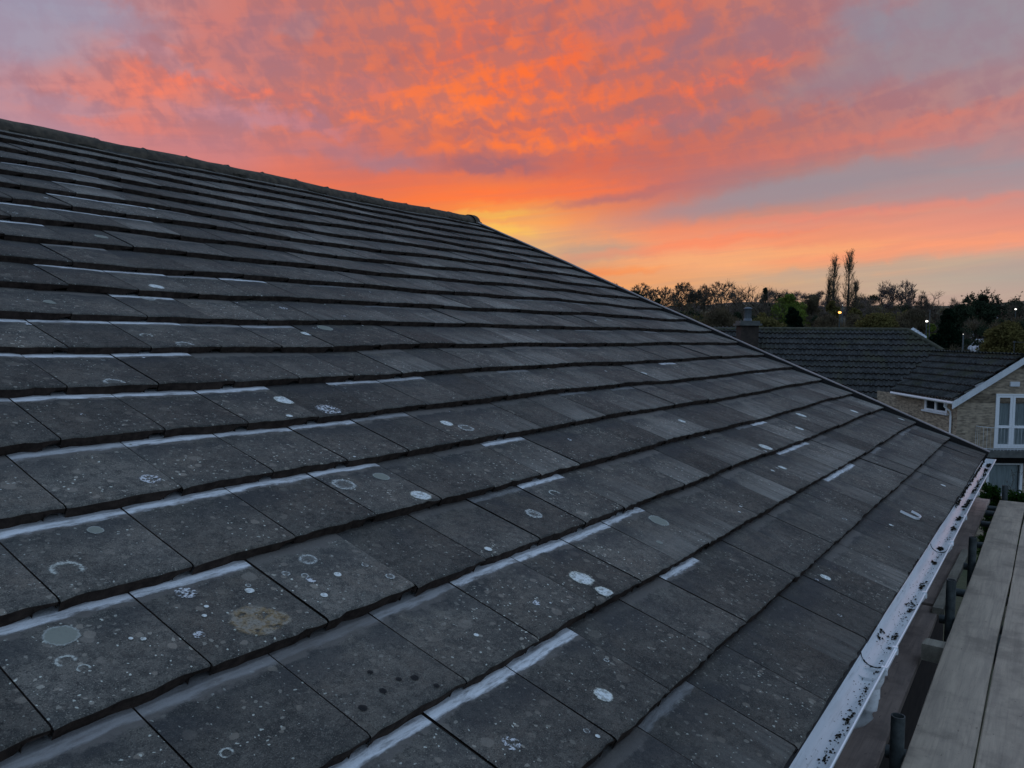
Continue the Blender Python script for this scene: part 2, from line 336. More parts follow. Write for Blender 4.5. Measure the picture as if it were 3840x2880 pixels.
    base = t.mix(t.math('MULTIPLY', t.rng(t.math('ADD', v, t.math('MULTIPLY', wob, 0.12)), 0.972, 0.99), 0.45), base, (0.02, 0.02, 0.02))  # thin line under the next butt: contact shadow and dirt, painted in
    hgt = t.math('ADD', t.noise(co, 240.0, 3), t.math('MULTIPLY', n2, 1.5))
    finish(t, base, 0.9, hgt, 0.8, 0.003, 0.25)
    return mt
def co_x(t, co): return t.sep(co)[0]
NT.comb2 = lambda s, f: s.n('ShaderNodeCombineColor', {0: f, 1: f, 2: f}).outputs[0]

def lichen_material(kind):
    mt, t = newmat('lichen_'+kind)
    uv = t.n('ShaderNodeUVMap', uv_map='UVMap').outputs[0]
    co = t.n('ShaderNodeTexCoord').outputs['Object']
    p = t.vmath('SUBTRACT', uv, (0.5, 0.5, 0.0))
    wob = t.math('ADD', t.math('MULTIPLY', t.math('SUBTRACT', t.noise(co, 36.0, 5, 0.7), 0.5), 0.42), t.math('MULTIPLY', t.math('SUBTRACT', t.noise(co, 150.0, 3, 0.6), 0.5), 0.22))
    r = t.math('ADD', t.math('MULTIPLY', t.vmath('LENGTH', p), 2.0), wob)
    fine = t.noise(co, 130.0, 4, 0.65)
    disc = t.rng(r, 0.88, 0.70)
    if kind == 'solid':
        a = t.math('MULTIPLY', disc, t.rng(fine, 0.28, 0.50, 0.40, 0.95))
        c = t.mix(t.rng(r, 0.55, 0.8), (0.66, 0.69, 0.67), (0.52, 0.53, 0.46)); c = t.mix(t.rng(t.noise(co, 75.0, 3), 0.48, 0.62), c, (0.36, 0.37, 0.34))
    elif kind == 'ring':
        a = t.math('MULTIPLY', disc, t.rng(r, 0.35, 0.70, 0.12, 0.75)); a = t.math('MULTIPLY', a, t.rng(fine, 0.38, 0.56, 0.15, 1.0)); c = (0.52, 0.54, 0.51)
    elif kind == 'crescent':
        yy = t.sep(p)[1]
        a = t.math('MULTIPLY', disc, t.rng(r, 0.45, 0.68)); a = t.math('MULTIPLY', a, t.rng(t.math('ADD', yy, wob), -0.24, -0.06)); a = t.math('MULTIPLY', a, t.rng(fine, 0.34, 0.54, 0.25, 0.85)); c = (0.50, 0.52, 0.47)
    elif kind == 'grey':
        a = t.math('MULTIPLY', disc, 0.8); c = t.mix(t.rng(r, 0.68, 0.80), (0.25, 0.265, 0.225), (0.52, 0.55, 0.51)); c = t.mix(t.rng(fine, 0.5, 0.7, 0, 0.5), c, (0.2, 0.2, 0.18))
    elif kind == 'patchy':
        a = t.math('MULTIPLY', disc, t.rng(t.noise(co, 95.0, 4, 0.6), 0.46, 0.58)); c = (0.55, 0.56, 0.57)
    elif kind == 'ochre':
        bl = t.noise(co, 30.0, 3, 0.5)
        a = t.math('MULTIPLY', t.math('MULTIPLY', t.rng(r, 0.95, 0.75), t.rng(bl, 0.34, 0.46)), t.rng(fine, 0.3, 0.55, 0.4, 0.85))
        c = t.mix(t.rng(bl, 0.42, 0.60), (0.25, 0.18, 0.095), (0.27, 0.24, 0.19)); c = t.mix(t.rng(fine, 0.5, 0.68, 0, 0.7), c, (0.30, 0.28, 0.25))
    else:
        a = t.math('MULTIPLY', disc, 0.75); c = (0.012, 0.014, 0.016)
    finish(t, c, 0.95, fine, 0.4, 0.002, 0.15, alpha=a)
    return mt

def brick_material(name, c1, c2, mortar, sx=1.0):
    """bricks on walls; uses a box projection of object coordinates"""
    mt, t = newmat(name)
    uv = t.n('ShaderNodeUVMap', uv_map='UVMap').outputs[0]
    b = t.n('ShaderNodeTexBrick', {'Vector': uv, 'Color1': (*c1, 1), 'Color2': (*c2, 1), 'Mortar': (*mortar, 1), 'Scale': 1.0, 'Mortar Size': 0.006, 'Mortar Smooth': 0.2, 'Bias': 0.0, 'Brick Width': 0.225*sx, 'Row Height': 0.075*sx})
    b.offset = 0.5
    vo = t.noise(uv, 3.0, 4); c = t.mix(t.rng(vo, 0.35, 0.7, 0.0, 0.5), b.outputs[0], tuple(q*0.6 for q in c1))
    c = t.mix(t.rng(t.noise(t.vmath('MULTIPLY', uv, (4.4/sx, 13.3/sx, 1.0)), 1.0, 1), 0.35, 0.7, 0.0, 0.55), c, tuple(min(1, q*1.5) for q in c1))
    finish(t, c, 0.9, b.outputs['Fac'], -0.4, 0.006, 0.2)
    return mt

M = {}
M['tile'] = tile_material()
M['butt'] = simple('tile_butt', (0.068, 0.050, 0.041), (0.028, 0.021, 0.018), 30, 0.95, 0.6, 120, 0.1, bdist=0.004)
for k_ in ('solid', 'ring', 'crescent', 'grey', 'patchy', 'ochre', 'dark'): M['li_'+k_] = lichen_material(k_)
M['ridge'] = simple('ridge_concrete', (0.105, 0.085, 0.062), (0.040, 0.036, 0.030), 14, 0.92, 0.5, 110, 0.2, bdist=0.005)
M['mortar'] = simple('ridge_mortar', (0.10, 0.095, 0.085), (0.03, 0.03, 0.03), 9, 0.95, 0.7, 50, 0.15)
M['moss'] = simple('moss', (0.040, 0.034, 0.024), (0.014, 0.013, 0.010), 20, 0.98, 0.6, 90, 0.05)
M['capping'] = simple('verge_capping', (0.34, 0.29, 0.275), (0.19, 0.17, 0.165), 4, 0.6, 0.2, 40)
M['dark_wood'] = simple('dark_board', (0.018, 0.015, 0.014), (0.010, 0.009, 0.009), 5, 0.8, 0.3, 40)
def pvc_mat(name='white_pvc', dirt=0.5, stain=True):
    mt, t = newmat(name); co = t.n('ShaderNodeTexCoord').outputs['Object']
    c = t.mix(t.rng(t.noise(t.vmath('MULTIPLY', co, (1.0, 8.0, 8.0)), 3.0, 6, 0.65), 0.45, 0.75, 0.0, dirt), (0.80, 0.81, 0.82), (0.52, 0.53, 0.52))
    if stain:
        c = t.mix(t.rng(t.noise(co, 70.0, 4, 0.6), 0.64, 0.72, 0.0, 0.7), c, (0.10, 0.10, 0.09))
        c = t.mix(t.rng(t.noise(t.vmath('MULTIPLY', co, (2.0, 30.0, 30.0)), 3.0, 4), 0.55, 0.75, 0.0, 0.45), c, (0.30, 0.31, 0.29))
    finish(t, c, 0.28, t.noise(co, 60.0, 3), 0.08, 0.003, 0.5)
    return mt
M['pvc'] = pvc_mat(); M['pvc_clean'] = pvc_mat('white_pvc_frame', 0.25, False)
def wood_mat(name, c1, c2, dark, along=(1.3, 14.0, 14.0), wet=0.0):
    mt, t = newmat(name); co = t.n('ShaderNodeTexCoord').outputs['Object']
    g = t.noise(t.vmath('MULTIPLY', co, along), 1.6, 8, 0.65, 0.6)
    c = t.mix(t.rng(g, 0.3, 0.7), c2, c1)
    c = t.mix(t.rng(t.noise(t.vmath('MULTIPLY', co, (1.2, 60.0, 60.0)), 2.0, 4, 0.6), 0.50, 0.70, 0.0, 0.22), c, dark)
    c = t.mix(t.rng(t.noise(co, 4.0, 6, 0.62), 0.44, 0.66, 0.0, 0.75), c, tuple(q*0.66 for q in c2))
    c = t.mix(t.rng(t.noise(t.vmath('MULTIPLY', co, (2.0, 5.0, 1.0)), 9.0, 3, 0.6), 0.66, 0.74, 0.0, 0.6), c, dark)
    c = t.mix(t.rng(t.noise(co, 140.0, 2), 0.66, 0.72, 0.0, 0.5), c, dark)
    finish(t, c, 0.88, g, 0.35, 0.004, 0.2)
    return mt
M['plank'] = wood_mat('scaffold_plank', (0.36, 0.295, 0.225), (0.25, 0.207, 0.163), (0.10, 0.078, 0.060))
M['plank_brown'] = wood_mat('brown_plank', (0.42, 0.32, 0.265), (0.28, 0.22, 0.19), (0.08, 0.065, 0.057))
M['plank_pale'] = wood_mat('pale_plank', (0.44, 0.39, 0.31), (0.30, 0.27, 0.22), (0.12, 0.10, 0.085))
M['steel'] = simple('galvanised_tube', (0.085, 0.100, 0.100), (0.035, 0.042, 0.043), 22, 0.6, 0.25, 80, 0.4, metal=0.35)
M['black'] = simple('black_rubber', (0.012, 0.012, 0.012), None, 10, 0.8)
M['our_brick'] = brick_material('own_brick', (0.020, 0.016, 0.014), (0.013, 0.011, 0.010), (0.018, 0.017, 0.016))  # near black: the shade of the scaffold gap is put into the wall colour

# ------------------------------------------------------------------ our house: the tiled roof in the foreground
TH = rad(23.0); CT, ST = math.cos(TH), math.sin(TH); ZE = 5.0
G = 0.351359; W_ = 0.343; TT = 0.036; XV = 8.1395; ROWS = 21
def sag(x, s):
    return 0.006*math.sin(1.9*x+0.8*s)+0.005*math.sin(1.1*x-1.3*s+1.0)-0.007*math.exp(-((x-3.1)/0.8)**2-((s-2.6)/0.9)**2)+0.003*math.sin(5.1*x+3*s)
def roofp(x, s, n):
    n = n+sag(x, s)
    return (x, s*CT-n*ST, ZE+s*ST+n*CT)
STRIPS = {(0,2):.2,(1,-1):1,(1,0):1,(1,1):1,(1,4):1,(1,12):.9,(2,-2):.22,(2,-1):.22,(2,0):.12,(2,1):.32,(2,2):.95,(2,3):1,(2,5):.9,(2,4):.9,(2,13):.95,(3,-1):1,(3,4):1,(3,13):.9,
 (4,-1):1,(4,0):1,(4,1):1,(4,2):1,(4,5):1,(4,-2):.8,(3,-2):.9,(5,-1):.6,(5,0):1,(5,1):.9,(5,2):1,(5,3):.35,(6,0):1,(6,1):1,(6,2):1,(6,4):.9,(6,5):.6,(6,-1):.6,(7,-1):1,(7,0):1,(7,1):.9,(6,15):.9,
 (8,0):1,(8,1):1,(8,2):1,(8,3):.35,(8,4):.45,(8,-1):.9,(9,2):1,(10,2):1,(10,3):1,(10,4):.35,(10,5):1,(12,1):.9,(12,2):1,(13,2):1,(13,3):1,(13,4):.6,(14,4):1,(14,5):.9,(15,4):.5}
HALF = {(1,11):(0.5,1.0),(2,12):(0.25,1.0),(2,14):(0.0,0.5)}
STRIPS.update({(1,11):.8,(1,12):1,(1,13):.95,(2,12):.9,(2,13):1,(2,14):.9,(3,13):1,(10,2):1,(10,3):1,(16,4):.6,(16,5):.6})
PALE = {(0,2):.55,(0,8):.6,(1,17):.35,(2,6):.6,(2,9):.8,(3,7):.5,(4,9):.6,(4,22):.5,(5,5):.5,(5,7):.6,(5,18):.5,(7,8):.55,(8,8):.7,(8,9):.65,(8,10):.75,(9,5):.6,(9,9):.65,(10,10):.5,(7,3):.3,(3,10):.4,(1,9):.35,(2,20):.4,(1,20):.5,(6,9):.4,(11,9):.5,(13,8):.45,(12,11):.5,(15,10):.5,(12,6):.4,(9,6):.45}
rs = random.Random(5)
roof = MB()
tile_pose = {}
def tile_n(j, k, x, s):
    """height of tile (j,k)'s face over the roof plane"""
    a, b, c_, so = tile_pose[(j, k)]
    S0 = row_s[j]
    return -TT*(s-S0)/G+a+b*(x-(k+.5)*W_)+c_*(s-S0)
row_s = [j*G for j in range(ROWS+1)]
row_s[20] = 6.955
for j in range(ROWS):
    odd = (7-j) % 2
    offs = 0.0 if odd else 0.533
    offs += 0.02*math.sin(j*1.7)
    for k in range(-11, 25):
        x0 = (k+offs)*W_; x1 = x0+W_
        if x0 > XV-0.05: continue
        x1 = min(x1, XV) if x1 < XV+0.1 else XV
        rnd = rs.random()
        pose = (rs.gauss(0, 0.0012), rs.gauss(0, 0.003), rs.gauss(0, 0.003), rs.gauss(0, 0.002))
        tile_pose[(j, k)] = pose
        S0 = row_s[j]+pose[3]; L = G+0.05
        strip = STRIPS.get((j, k), 0.0); pale = PALE.get((j, k), 0.0)
        if not strip and rs.random() < 0.05: strip = 0.18
        if not pale and x0 > 1.4 and rs.random() < 0.30: pale = rs.uniform(0.15, 0.6)
        gap = 0.0045 if x0 < 2.2 else 0.0022
        near = x0 < 3.5 and j < 9
        nx = 10 if near else 4; ss = [0.0, 0.004, 0.012, 0.09, 0.18, 0.27, G*0.995, L]
        xa, xb = x0+gap/2+rs.gauss(0, 0.0006), x1-gap/2+rs.gauss(0, 0.0006)
        P, UVs = [], []
        edge = [rs.gauss(0, 0.0024) for _ in range(nx+1)]
        for si, s_ in enumerate(ss):
            row, urow = [], []
            for i in range(nx+1):
                x = xa+(xb-xa)*i/nx
                ex = edge[i] if si == 0 else (edge[i]*0.6 if si == 1 else 0)
                n = -TT*s_/G+pose[0]+pose[1]*(x-(x0+x1)/2)+pose[2]*s_-(0.005 if si == 0 else (0.0015 if si == 1 else 0))
                if i in (0, nx): n -= 0.0018
                row.append(roofp(x, S0+s_+ex, n)); urow.append(((x-x0)/W_, s_/G))
            P.append(row); UVs.append(urow)
        h = HALF.get((j, k))
        ti = (rnd, strip, pale, 1)
        if h:        # the bloom covers only part of this tile's width: split the face there
            ia, ib = int(round(h[0]*nx)), max(1, int(round(h[1]*nx)))
            for a, b, sv in ((0, ia, 0), (ia, ib, strip), (ib, nx, 0)):
                if b > a: roof.grid([r[a:b+1] for r in P], 0, [r[a:b+1] for r in UVs], (rnd, sv, pale, 1))
        else: roof.grid(P, 0, UVs, ti)
        # front butt: full depth, with the open end of the interlock near the right-hand joint
        xn = xb-0.05; dep = TT+0.004; F0, F1 = [], []
        idx = list(range(nx+1))
        for i in idx:
            x = xa+(xb-xa)*i/nx; F0.append(P[0][i]); F1.append(roofp(x, S0+edge[i]+0.003+rs.gauss(0, 0.0015), -dep+pose[0]+(dep*0.52 if x > xn else 0)))
        roof.grid([F1, F0], 1, None, None, False)
        roof.quad([roofp(xn, S0+0.035, -dep), roofp(xb+0.006, S0+0.035, -dep), roofp(xb+0.006, S0+0.03, -0.010), roofp(xn, S0+0.03, -0.010)], 1)
        roof.quad([roofp(xn, S0, -dep), roofp(xn, S0+0.036, -dep), roofp(xn, S0+0.036, -0.014), roofp(xn, S0, -0.014)], 1)
        roof.quad([roofp(xn, S0+0.003, -0.017), roofp(xb, S0+0.003, -0.017), roofp(xb, S0+0.036, -0.018), roofp(xn, S0+0.036, -0.018)], 1)
        for xx, sgn in ((xa, 1), (xb, -1)):       # the sides, down into the joint
            q = [roofp(xx, S0+0.002, -0.006), roofp(xx, S0+L, -TT*L/G-0.0018), roofp(xx, S0+L, -TT*L/G-0.02), roofp(xx, S0+0.002, -0.026)]
            roof.quad(q if sgn > 0 else q[::-1], 1)
        roof.quad([roofp(xb-0.02, S0+0.028, -0.022), roofp(xb+0.03, S0+0.028, -0.022), roofp(xb+0.03, S0+L, -TT*L/G-0.014), roofp(xb-0.02, S0+L, -TT*L/G-0.014)], 1)
        if j == 0:
            roof.quad([roofp(xa, S0+.004, -dep), roofp(xa, S0+L, -dep-TT), roofp(xb, S0+L, -dep-TT), roofp(xb, S0+.004, -dep)], 1)
# lichen growing on the tiles (position along the eaves, up the slope, radius, sort)
LICHEN = [(-0.268,1.51,.043,'C'),(-0.372,1.313,.040,'G'),(-0.404,1.224,.024,'C'),(-0.388,1.184,.016,'C'),(-0.055,1.334,.029,'P'),(0.019,1.147,.066,'O'),(0.07,1.125,.034,'O'),(0.088,1.266,.014,'S'),(-0.239,1.214,.008,'S'),(-0.275,0.837,.017,'C'),(-0.26,1.229,.006,'S'),(-0.048,1.257,.007,'S'),(-0.075,1.225,.007,'S'),
 (0.947,1.640,.036,'G'),(0.965,1.455,.044,'S'),(1.374,1.202,.04,'R'),(0.996,2.291,.049,'S'),(1.121,2.155,.060,'P'),(0.127,1.831,.033,'P'),(0.748,1.632,.050,'R'),(-0.119,1.665,.022,'G'),(0.281,0.505,.025,'P'),(0.33,1.318,.031,'R'),(0.349,1.212,.013,'S'),(0.242,1.148,.012,'S'),(0.528,0.818,.009,'S'),(0.223,1.286,.014,'R'),(0.263,1.253,.012,'R'),(0.458,1.212,.012,'R'),
 (0.231,0.785,.012,'D'),(0.193,0.804,.009,'D'),(0.127,0.794,.011,'D'),(0.044,0.777,.012,'D'),(0.254,0.732,.009,'D'),(0.153,0.864,.008,'D'),(1.143,0.829,.050,'S'),(1.136,0.731,.036,'S'),(0.665,0.46,.031,'S'),(2.49,0.272,.028,'S'),(0.826,0.539,.010,'R'),(0.487,0.412,.010,'R'),(0.495,0.383,.008,'S'),
 (1.365,1.194,.035,'R'),(1.66,1.281,.033,'C'),(4.079,1.104,.055,'S'),(2.01,0.929,.051,'G'),(1.667,1.934,.036,'S'),(1.723,1.86,.044,'R'),(1.908,3.101,.05,'G'),(0.751,2.953,.033,'C'),(0.859,2.829,.046,'R'),(1.158,3.58,.045,'S'),(1.056,3.472,.043,'R'),(0.508,3.307,.032,'G'),(0.354,2.478,.045,'R'),(1.141,4.868,.037,'G'),(2.063,5.227,.039,'S'),(1.279,4.385,.04,'G'),(1.704,3.014,.036,'S'),(1.818,3.369,.029,'P'),
 (3.85,0.907,.032,'S'),(5.228,1.184,.04,'S'),(5.798,1.331,.055,'S'),(6.964,1.132,.046,'S'),(3.681,1.57,.031,'S'),(4.468,2.264,.033,'S'),(5.657,0.129,.024,'S'),(5.839,3.382,.042,'G'),(7.91,0.826,.041,'S'),(3.95,1.06,.03,'S'),(3.9,1.12,.022,'R')]
lk = {'S': 2, 'R': 3, 'C': 4, 'G': 5, 'P': 6, 'O': 7, 'D': 8}
rl = random.Random(11)
for _ in range(150):                                              # plus many smaller ones, thickest near the eaves corner
    x = rl.uniform(-1.2, 5.5); s_ = rl.uniform(0.05, 5.5)
    LICHEN.append((x, s_, rl.choice((.005, .007, .009, .012, .016)), rl.choice('SSRRPPG')))
def tile_of(x, s):
    j = max(q for q in range(ROWS) if row_s[q] <= max(s, 0)); offs = (0.0 if (7-j) % 2 else 0.533)+0.02*math.sin(j*1.7)
    return j, int(math.floor(x/W_-offs))
for x, s_, r, sort in LICHEN:
    jk = tile_of(x, s_)
    if jk not in tile_pose: continue
    s0 = row_s[jk[0]]+tile_pose[jk][3]; offs = (0.0 if (7-jk[0]) % 2 else 0.533)+0.02*math.sin(jk[0]*1.7)
    xl = (jk[1]+offs)*W_
    a, b, c_, _ = tile_pose[jk]
    r *= 1.12; an = rl.uniform(-0.4, 0.4)
    pts, uvs = [], []
    for du, dv in ((-1, -1), (1, -1), (1, 1), (-1, 1)):
        xx = min(max(x+r*(du*math.cos(an)-dv*math.sin(an)), xl+0.006), min(xl+W_-0.006, XV-.01)); sq = min(max(s_+r*(du*math.sin(an)+dv*math.cos(an)), s0+0.008), s0+G-0.002)
        ox, os_ = xx-x, sq-s_
        lu = (ox*math.cos(an)+os_*math.sin(an))/r; lv = (-ox*math.sin(an)+os_*math.cos(an))/r
        n = -TT*(sq-s0)/G+a+b*(xx-(xl+W_/2))+c_*(sq-s0)+0.0022
        pts.append(roofp(xx, sq, n)); uvs.append((lu*.5+.5, lv*.5+.5))
    roof.quad(pts, lk[sort], uvs)
# the far slope, and the deck under the tiles
SR = 7.20
YR = SR*CT; ZR = ZE+SR*ST
roof.quad([(-4.2, YR, ZR-0.05), (XV, YR, ZR-0.05), (XV, 2*YR, ZE-0.05), (-4.2, 2*YR, ZE-0.05)], 1)
roof.quad([roofp(-4.2, 0.05, -0.09), roofp(XV, 0.05, -0.09), roofp(XV, SR, -0.09), roofp(-4.2, SR, -0.09)][::-1], 1)

house = thing('house', 'house in the foreground under a dark grey roof of large flat lichen-spotted tiles', 'house', (2, 0.3, 0))
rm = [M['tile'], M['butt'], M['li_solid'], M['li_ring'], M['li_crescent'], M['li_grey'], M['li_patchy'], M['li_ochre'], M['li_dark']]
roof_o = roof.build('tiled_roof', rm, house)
# walls
def wall_uv(mb, p0, p1, z0, z1, mi=0):
    p0, p1 = np.array(p0, float), np.array(p1, float); L = np.linalg.norm(p1-p0)
    mb.quad([(p0[0], p0[1], z0), (p1[0], p1[1], z0), (p1[0], p1[1], z1), (p0[0], p0[1], z1)], mi, [(0, z0), (L, z0), (L, z1), (0, z1)])
wl = MB(); yb0, yb1 = 0.30, 2*YR-0.30
wall_uv(wl, (-4.0, yb0), (8.0, yb0), -0.6, 4.93); wall_uv(wl, (8.0, yb1), (-4.0, yb1), -0.6, 4.93)
for xx in (8.0, -4.0):
    q = [(xx, yb0, -0.6), (xx, yb1, -0.6), (xx, yb1, 4.93), (xx, YR, ZR-0.15), (xx, yb0, 4.93)]
    wl.quad(q, 0, [(p[1], p[2]) for p in q])
wl.build('wall', M['our_brick'], house)
sf = MB(); sf.box((-4.2, 0.032, 4.80), (12.3, 0, 0), (0, 0.022, 0), (0, 0, 0.15)); sf.build('fascia', M['dark_wood'], house)
sf = MB(); sf.box((-4.2, 0.056, 4.80), (12.3, 0, 0), (0, 0.26, 0), (0, 0, 0.012)); sf.build('soffit', M['dark_wood'], house)

# ridge: overlapping half-round tiles bedded in crumbling mortar
rg = MB(); x = -4.2; rk = random.Random(3); pitch = 0.455
def ridge_p(x, a, r):
    ca, sa = math.cos(a), math.sin(a)
    return (x, YR+r*ca*1.05, ZR-0.066+sag(x, SR)*CT+r*sa*0.92)
while x < XV+0.02:
    x1 = min(x+pitch+0.03, XV+0.05); up = rk.gauss(0, 0.003); last = x1 > XV
    P = []
    for i in range(5):
        xx = x+(x1-x)*i/4; r = 0.124+(0.003 if i >= 3 and not last else 0)+up*.6
        P.append([np.array(ridge_p(xx, math.pi*(1-k/10), r))+np.array([0, 0, rk.gauss(0, .0012)]) for k in range(11)])
    rg.grid(P, 0)
    for i in (0, 4):
        inner = [np.array(ridge_p(x if i == 0 else x1, math.pi*(1-k/10), 0.112)) for k in range(11)]
        rg.grid([P[i], inner] if i == 4 else [inner, P[i]], 0, smooth=False)
    # lump of mortar squeezed out at the joint
    if rk.random() < 0.85:
        cxx = x1-0.02
        a = rk.uniform(1.7, 2.3)
        rg.tube([ridge_p(cxx, a+.25, 0.126), ridge_p(cxx+.004, a, 0.129), ridge_p(cxx, a-0.5, 0.128), ridge_p(cxx-.004, a-.9, .126)], [0.004, 0.008, 0.007, 0.003], 5, 1)
    x += pitch
ends = MB()
rg_o = rg.build('ridge', [M['ridge'], M['mortar']], house)
mo = MB(); x = -4.2
while x < XV-0.05:                                                # bedding mortar under the ridge's lower edge, broken and gappy
    L = rk.uniform(0.10, 0.34); d = rk.uniform(0.0, 0.035)
    if rk.random() < 0.86:
        p = []
        for xx in np.linspace(x, x+L, 5):
            s0 = SR-0.128-d-rk.uniform(0, .014)
            p.append([roofp(xx, s0, -0.038), roofp(xx, s0-0.003, -0.012+rk.gauss(0, .004)), roofp(xx, s0+0.035, 0.012+rk.gauss(0, .003)), roofp(xx, SR-0.03, 0.02)])
        mo.grid(p, 0 if rk.random() < 0.75 else 1, smooth=False)
    x += L+rk.uniform(0, 0.03)
mo.build('ridge_bedding', [M['moss'], M['mortar']], house, 'stuff')
ec = MB()                                                         # closing cap of the ridge at the gable
P = [[ridge_p(xx, math.pi*(1-k/10), rr) for k in range(11)] for xx, rr in ((XV-.03, .150), (XV+.075, .152), (XV+.085, .135), (XV+.085, .004))]
ec.grid(P, 0); ec.build('ridge_end_cap', M['ridge'], house)
# verge: dark barge board with a pale capping strip
vb = MB(); NS = 12
def vtop(s): return 0.022-0.014*min(1, max(0, s)/3.0)
Pp = []
for i in range(NS+1):
    s_ = -0.02+(SR+0.03)*i/NS
    Pp.append([roofp(XV+.006, s_, -0.16), roofp(XV+.006, s_, vtop(s_)), roofp(XV+.050, s_, vtop(s_)), roofp(XV+.050, s_, -0.16)])
vb.grid(Pp, 0, smooth=False); vb.quad(Pp[0]); vb.quad(Pp[-1][::-1]); vb.build('barge_board', M['dark_wood'], house)
vb = MB(); Pp = []
for i in range(NS+1):
    s_ = -0.02+(SR+0.03)*i/NS; t_ = vtop(s_)
    Pp.append([roofp(XV+.010, s_, t_+.001), roofp(XV+.011, s_, t_+.008), roofp(XV+.017, s_, t_+.013), roofp(XV+.046, s_, t_+.013), roofp(XV+.056, s_, t_+.006), roofp(XV+.056, s_, t_-0.02)])
vb.grid(Pp, 0, smooth=False); vb.quad(Pp[0][::-1]); vb.build('verge_capping', M['capping'], house)

# gutter
GY, GZ, GR = -0.021, 4.925, 0.056
gt = MB()
def gp(x, a, r): return (x, GY+r*math.cos(a), GZ+r*math.sin(a))
def gsec(r0, r1):
    o = [(a, r1) for a in np.linspace(math.pi, 2*math.pi, 17)]; i = [(a, r0) for a in np.linspace(2*math.pi, math.pi, 17)]
    return o+i
prof = gsec(GR-0.0025, GR)
def gsag(x): return 0.003*math.sin(x*1.3)
GX0, GX1 = -4.1, 8.30
P = []
for x in np.linspace(GX0, GX1, 50): P.append([np.array(gp(x, a, r))+np.array([0, gsag(x)*.6, gsag(x)]) for a, r in prof])
gt.grid(P, 0, closed=True)
gut = gt.build('gutter', M['pvc'], house)
lip = MB(); lip.tube([np.array(gp(x, math.pi, GR-0.001))+np.array([0, gsag(x)*.6, gsag(x)+.002]) for x in np.linspace(GX0, GX1, 50)], 0.0038, 6); lip.build('gutter_lip', M['pvc_clean'], gut)
st = MB(); P = [[np.array(gp(GX1+dx, a, r)) for a in np.linspace(math.pi, 2*math.pi, 15)] for dx, r in ((-.045, .060), (.004, .060), (.006, .055), (.006, .0))]
st.grid(P, 0); st.quad([gp(GX1-.045, math.pi, .060), gp(GX1+.006, math.pi, .060), gp(GX1+.006, math.pi, .052), gp(GX1-.045, math.pi, .052)]); st.build('gutter_end_stop', M['pvc_clean'], gut)
def bracket(x, wd=0.03, r=0.0605, name='gutter_bracket'):
    b = MB(); pr = gsec(GR+0.0005, r)
    P = [[np.array(gp(xx, a, q))+np.array([0, gsag(x)*.6, gsag(x)]) for a, q in pr] for xx in (x-wd/2, x+wd/2)]
    b.grid(P, 0, closed=True, smooth=False)
    for xx, rev in ((x-wd/2, 0), (x+wd/2, 1)):
        for k in range(16):
            q = [P[rev][k], P[rev][k+1], P[rev][len(pr)-2-k], P[rev][len(pr)-1-k]]; b.quad(q if rev else q[::-1])
    for xx in (x-wd/2+.006, x+wd/2-.006) if wd > .06 else (x,):   # the clip folded over the front lip
        c = np.array(gp(xx, math.pi, GR)); b.box(c+np.array([-.007, -.008, -.004]), (0.014, 0, 0), (0, .020, 0), (0, 0, .013)); b.box(c+np.array([-.007, -.009, -.022]), (0.014, 0, 0), (0, .006, 0), (0, 0, .02))
    return b.build(name, M['pvc_clean'], gut)
for x in (-0.2, 3.04, 5.08, 6.14, 7.20): bracket(x)
bracket(4.19, 0.11, 0.063, 'gutter_union'); bracket(2.08, 0.25, 0.064, 'gutter_outlet')
for x0_, x1_ in ((2.09, 2.20), (4.15, 4.24)):                     # sleeves of the joints inside the channel, with dirt in the seam
    b = MB(); P = [[np.array(gp(xx, a, GR-0.0052))+np.array([0, gsag(x0_)*.6, gsag(x0_)]) for a in np.linspace(math.pi+.06, 2*math.pi-.06, 15)] for xx in (x0_, x1_)]
    b.grid(P, 0); b.build('joint_sleeve', M['pvc'], gut)
    b = MB(); b.tube([np.array(gp(x0_-.003, a, GR-0.0045))+np.array([rl.gauss(0, .001), 0, gsag(x0_)]) for a in np.linspace(math.pi+.25, 2*math.pi-.1, 24)], [rl.uniform(.001, .0042) for _ in range(24)], 5, 0); b.build('joint_seal', M['black'], gut)
b = MB(); P = []                                                  # outlet bowl below the channel and the swan-neck of the downpipe
for z, r in ((4.885, .052), (4.862, .050), (4.846, .043), (4.836, .038)): P.append([(1.99+r*1.0*math.cos(a), GY+r*math.sin(a), z) for a in np.linspace(0, 2*math.pi, 32, endpoint=False)])
b.grid(P[::-1], 0, closed=True)
cv = [(1.99, GY, 4.83), (1.99, GY, 4.78), (1.99, GY+.002, 4.755), (1.99, GY+.012, 4.728), (1.99, GY+.030, 4.705), (1.99, GY+.055, 4.688), (1.99, .12, 4.655), (1.99, .19, 4.620), (1.99, .225, 4.597), (1.99, .24, 4.565), (1.99, .243, 4.52), (1.99, .243, 3.0)]
b.tube(cv, .034, 24); b.tube([(1.99, GY, 4.838), (1.99, GY, 4.795)], .0385, 24)
b.build('downpipe', M['pvc'], gut)
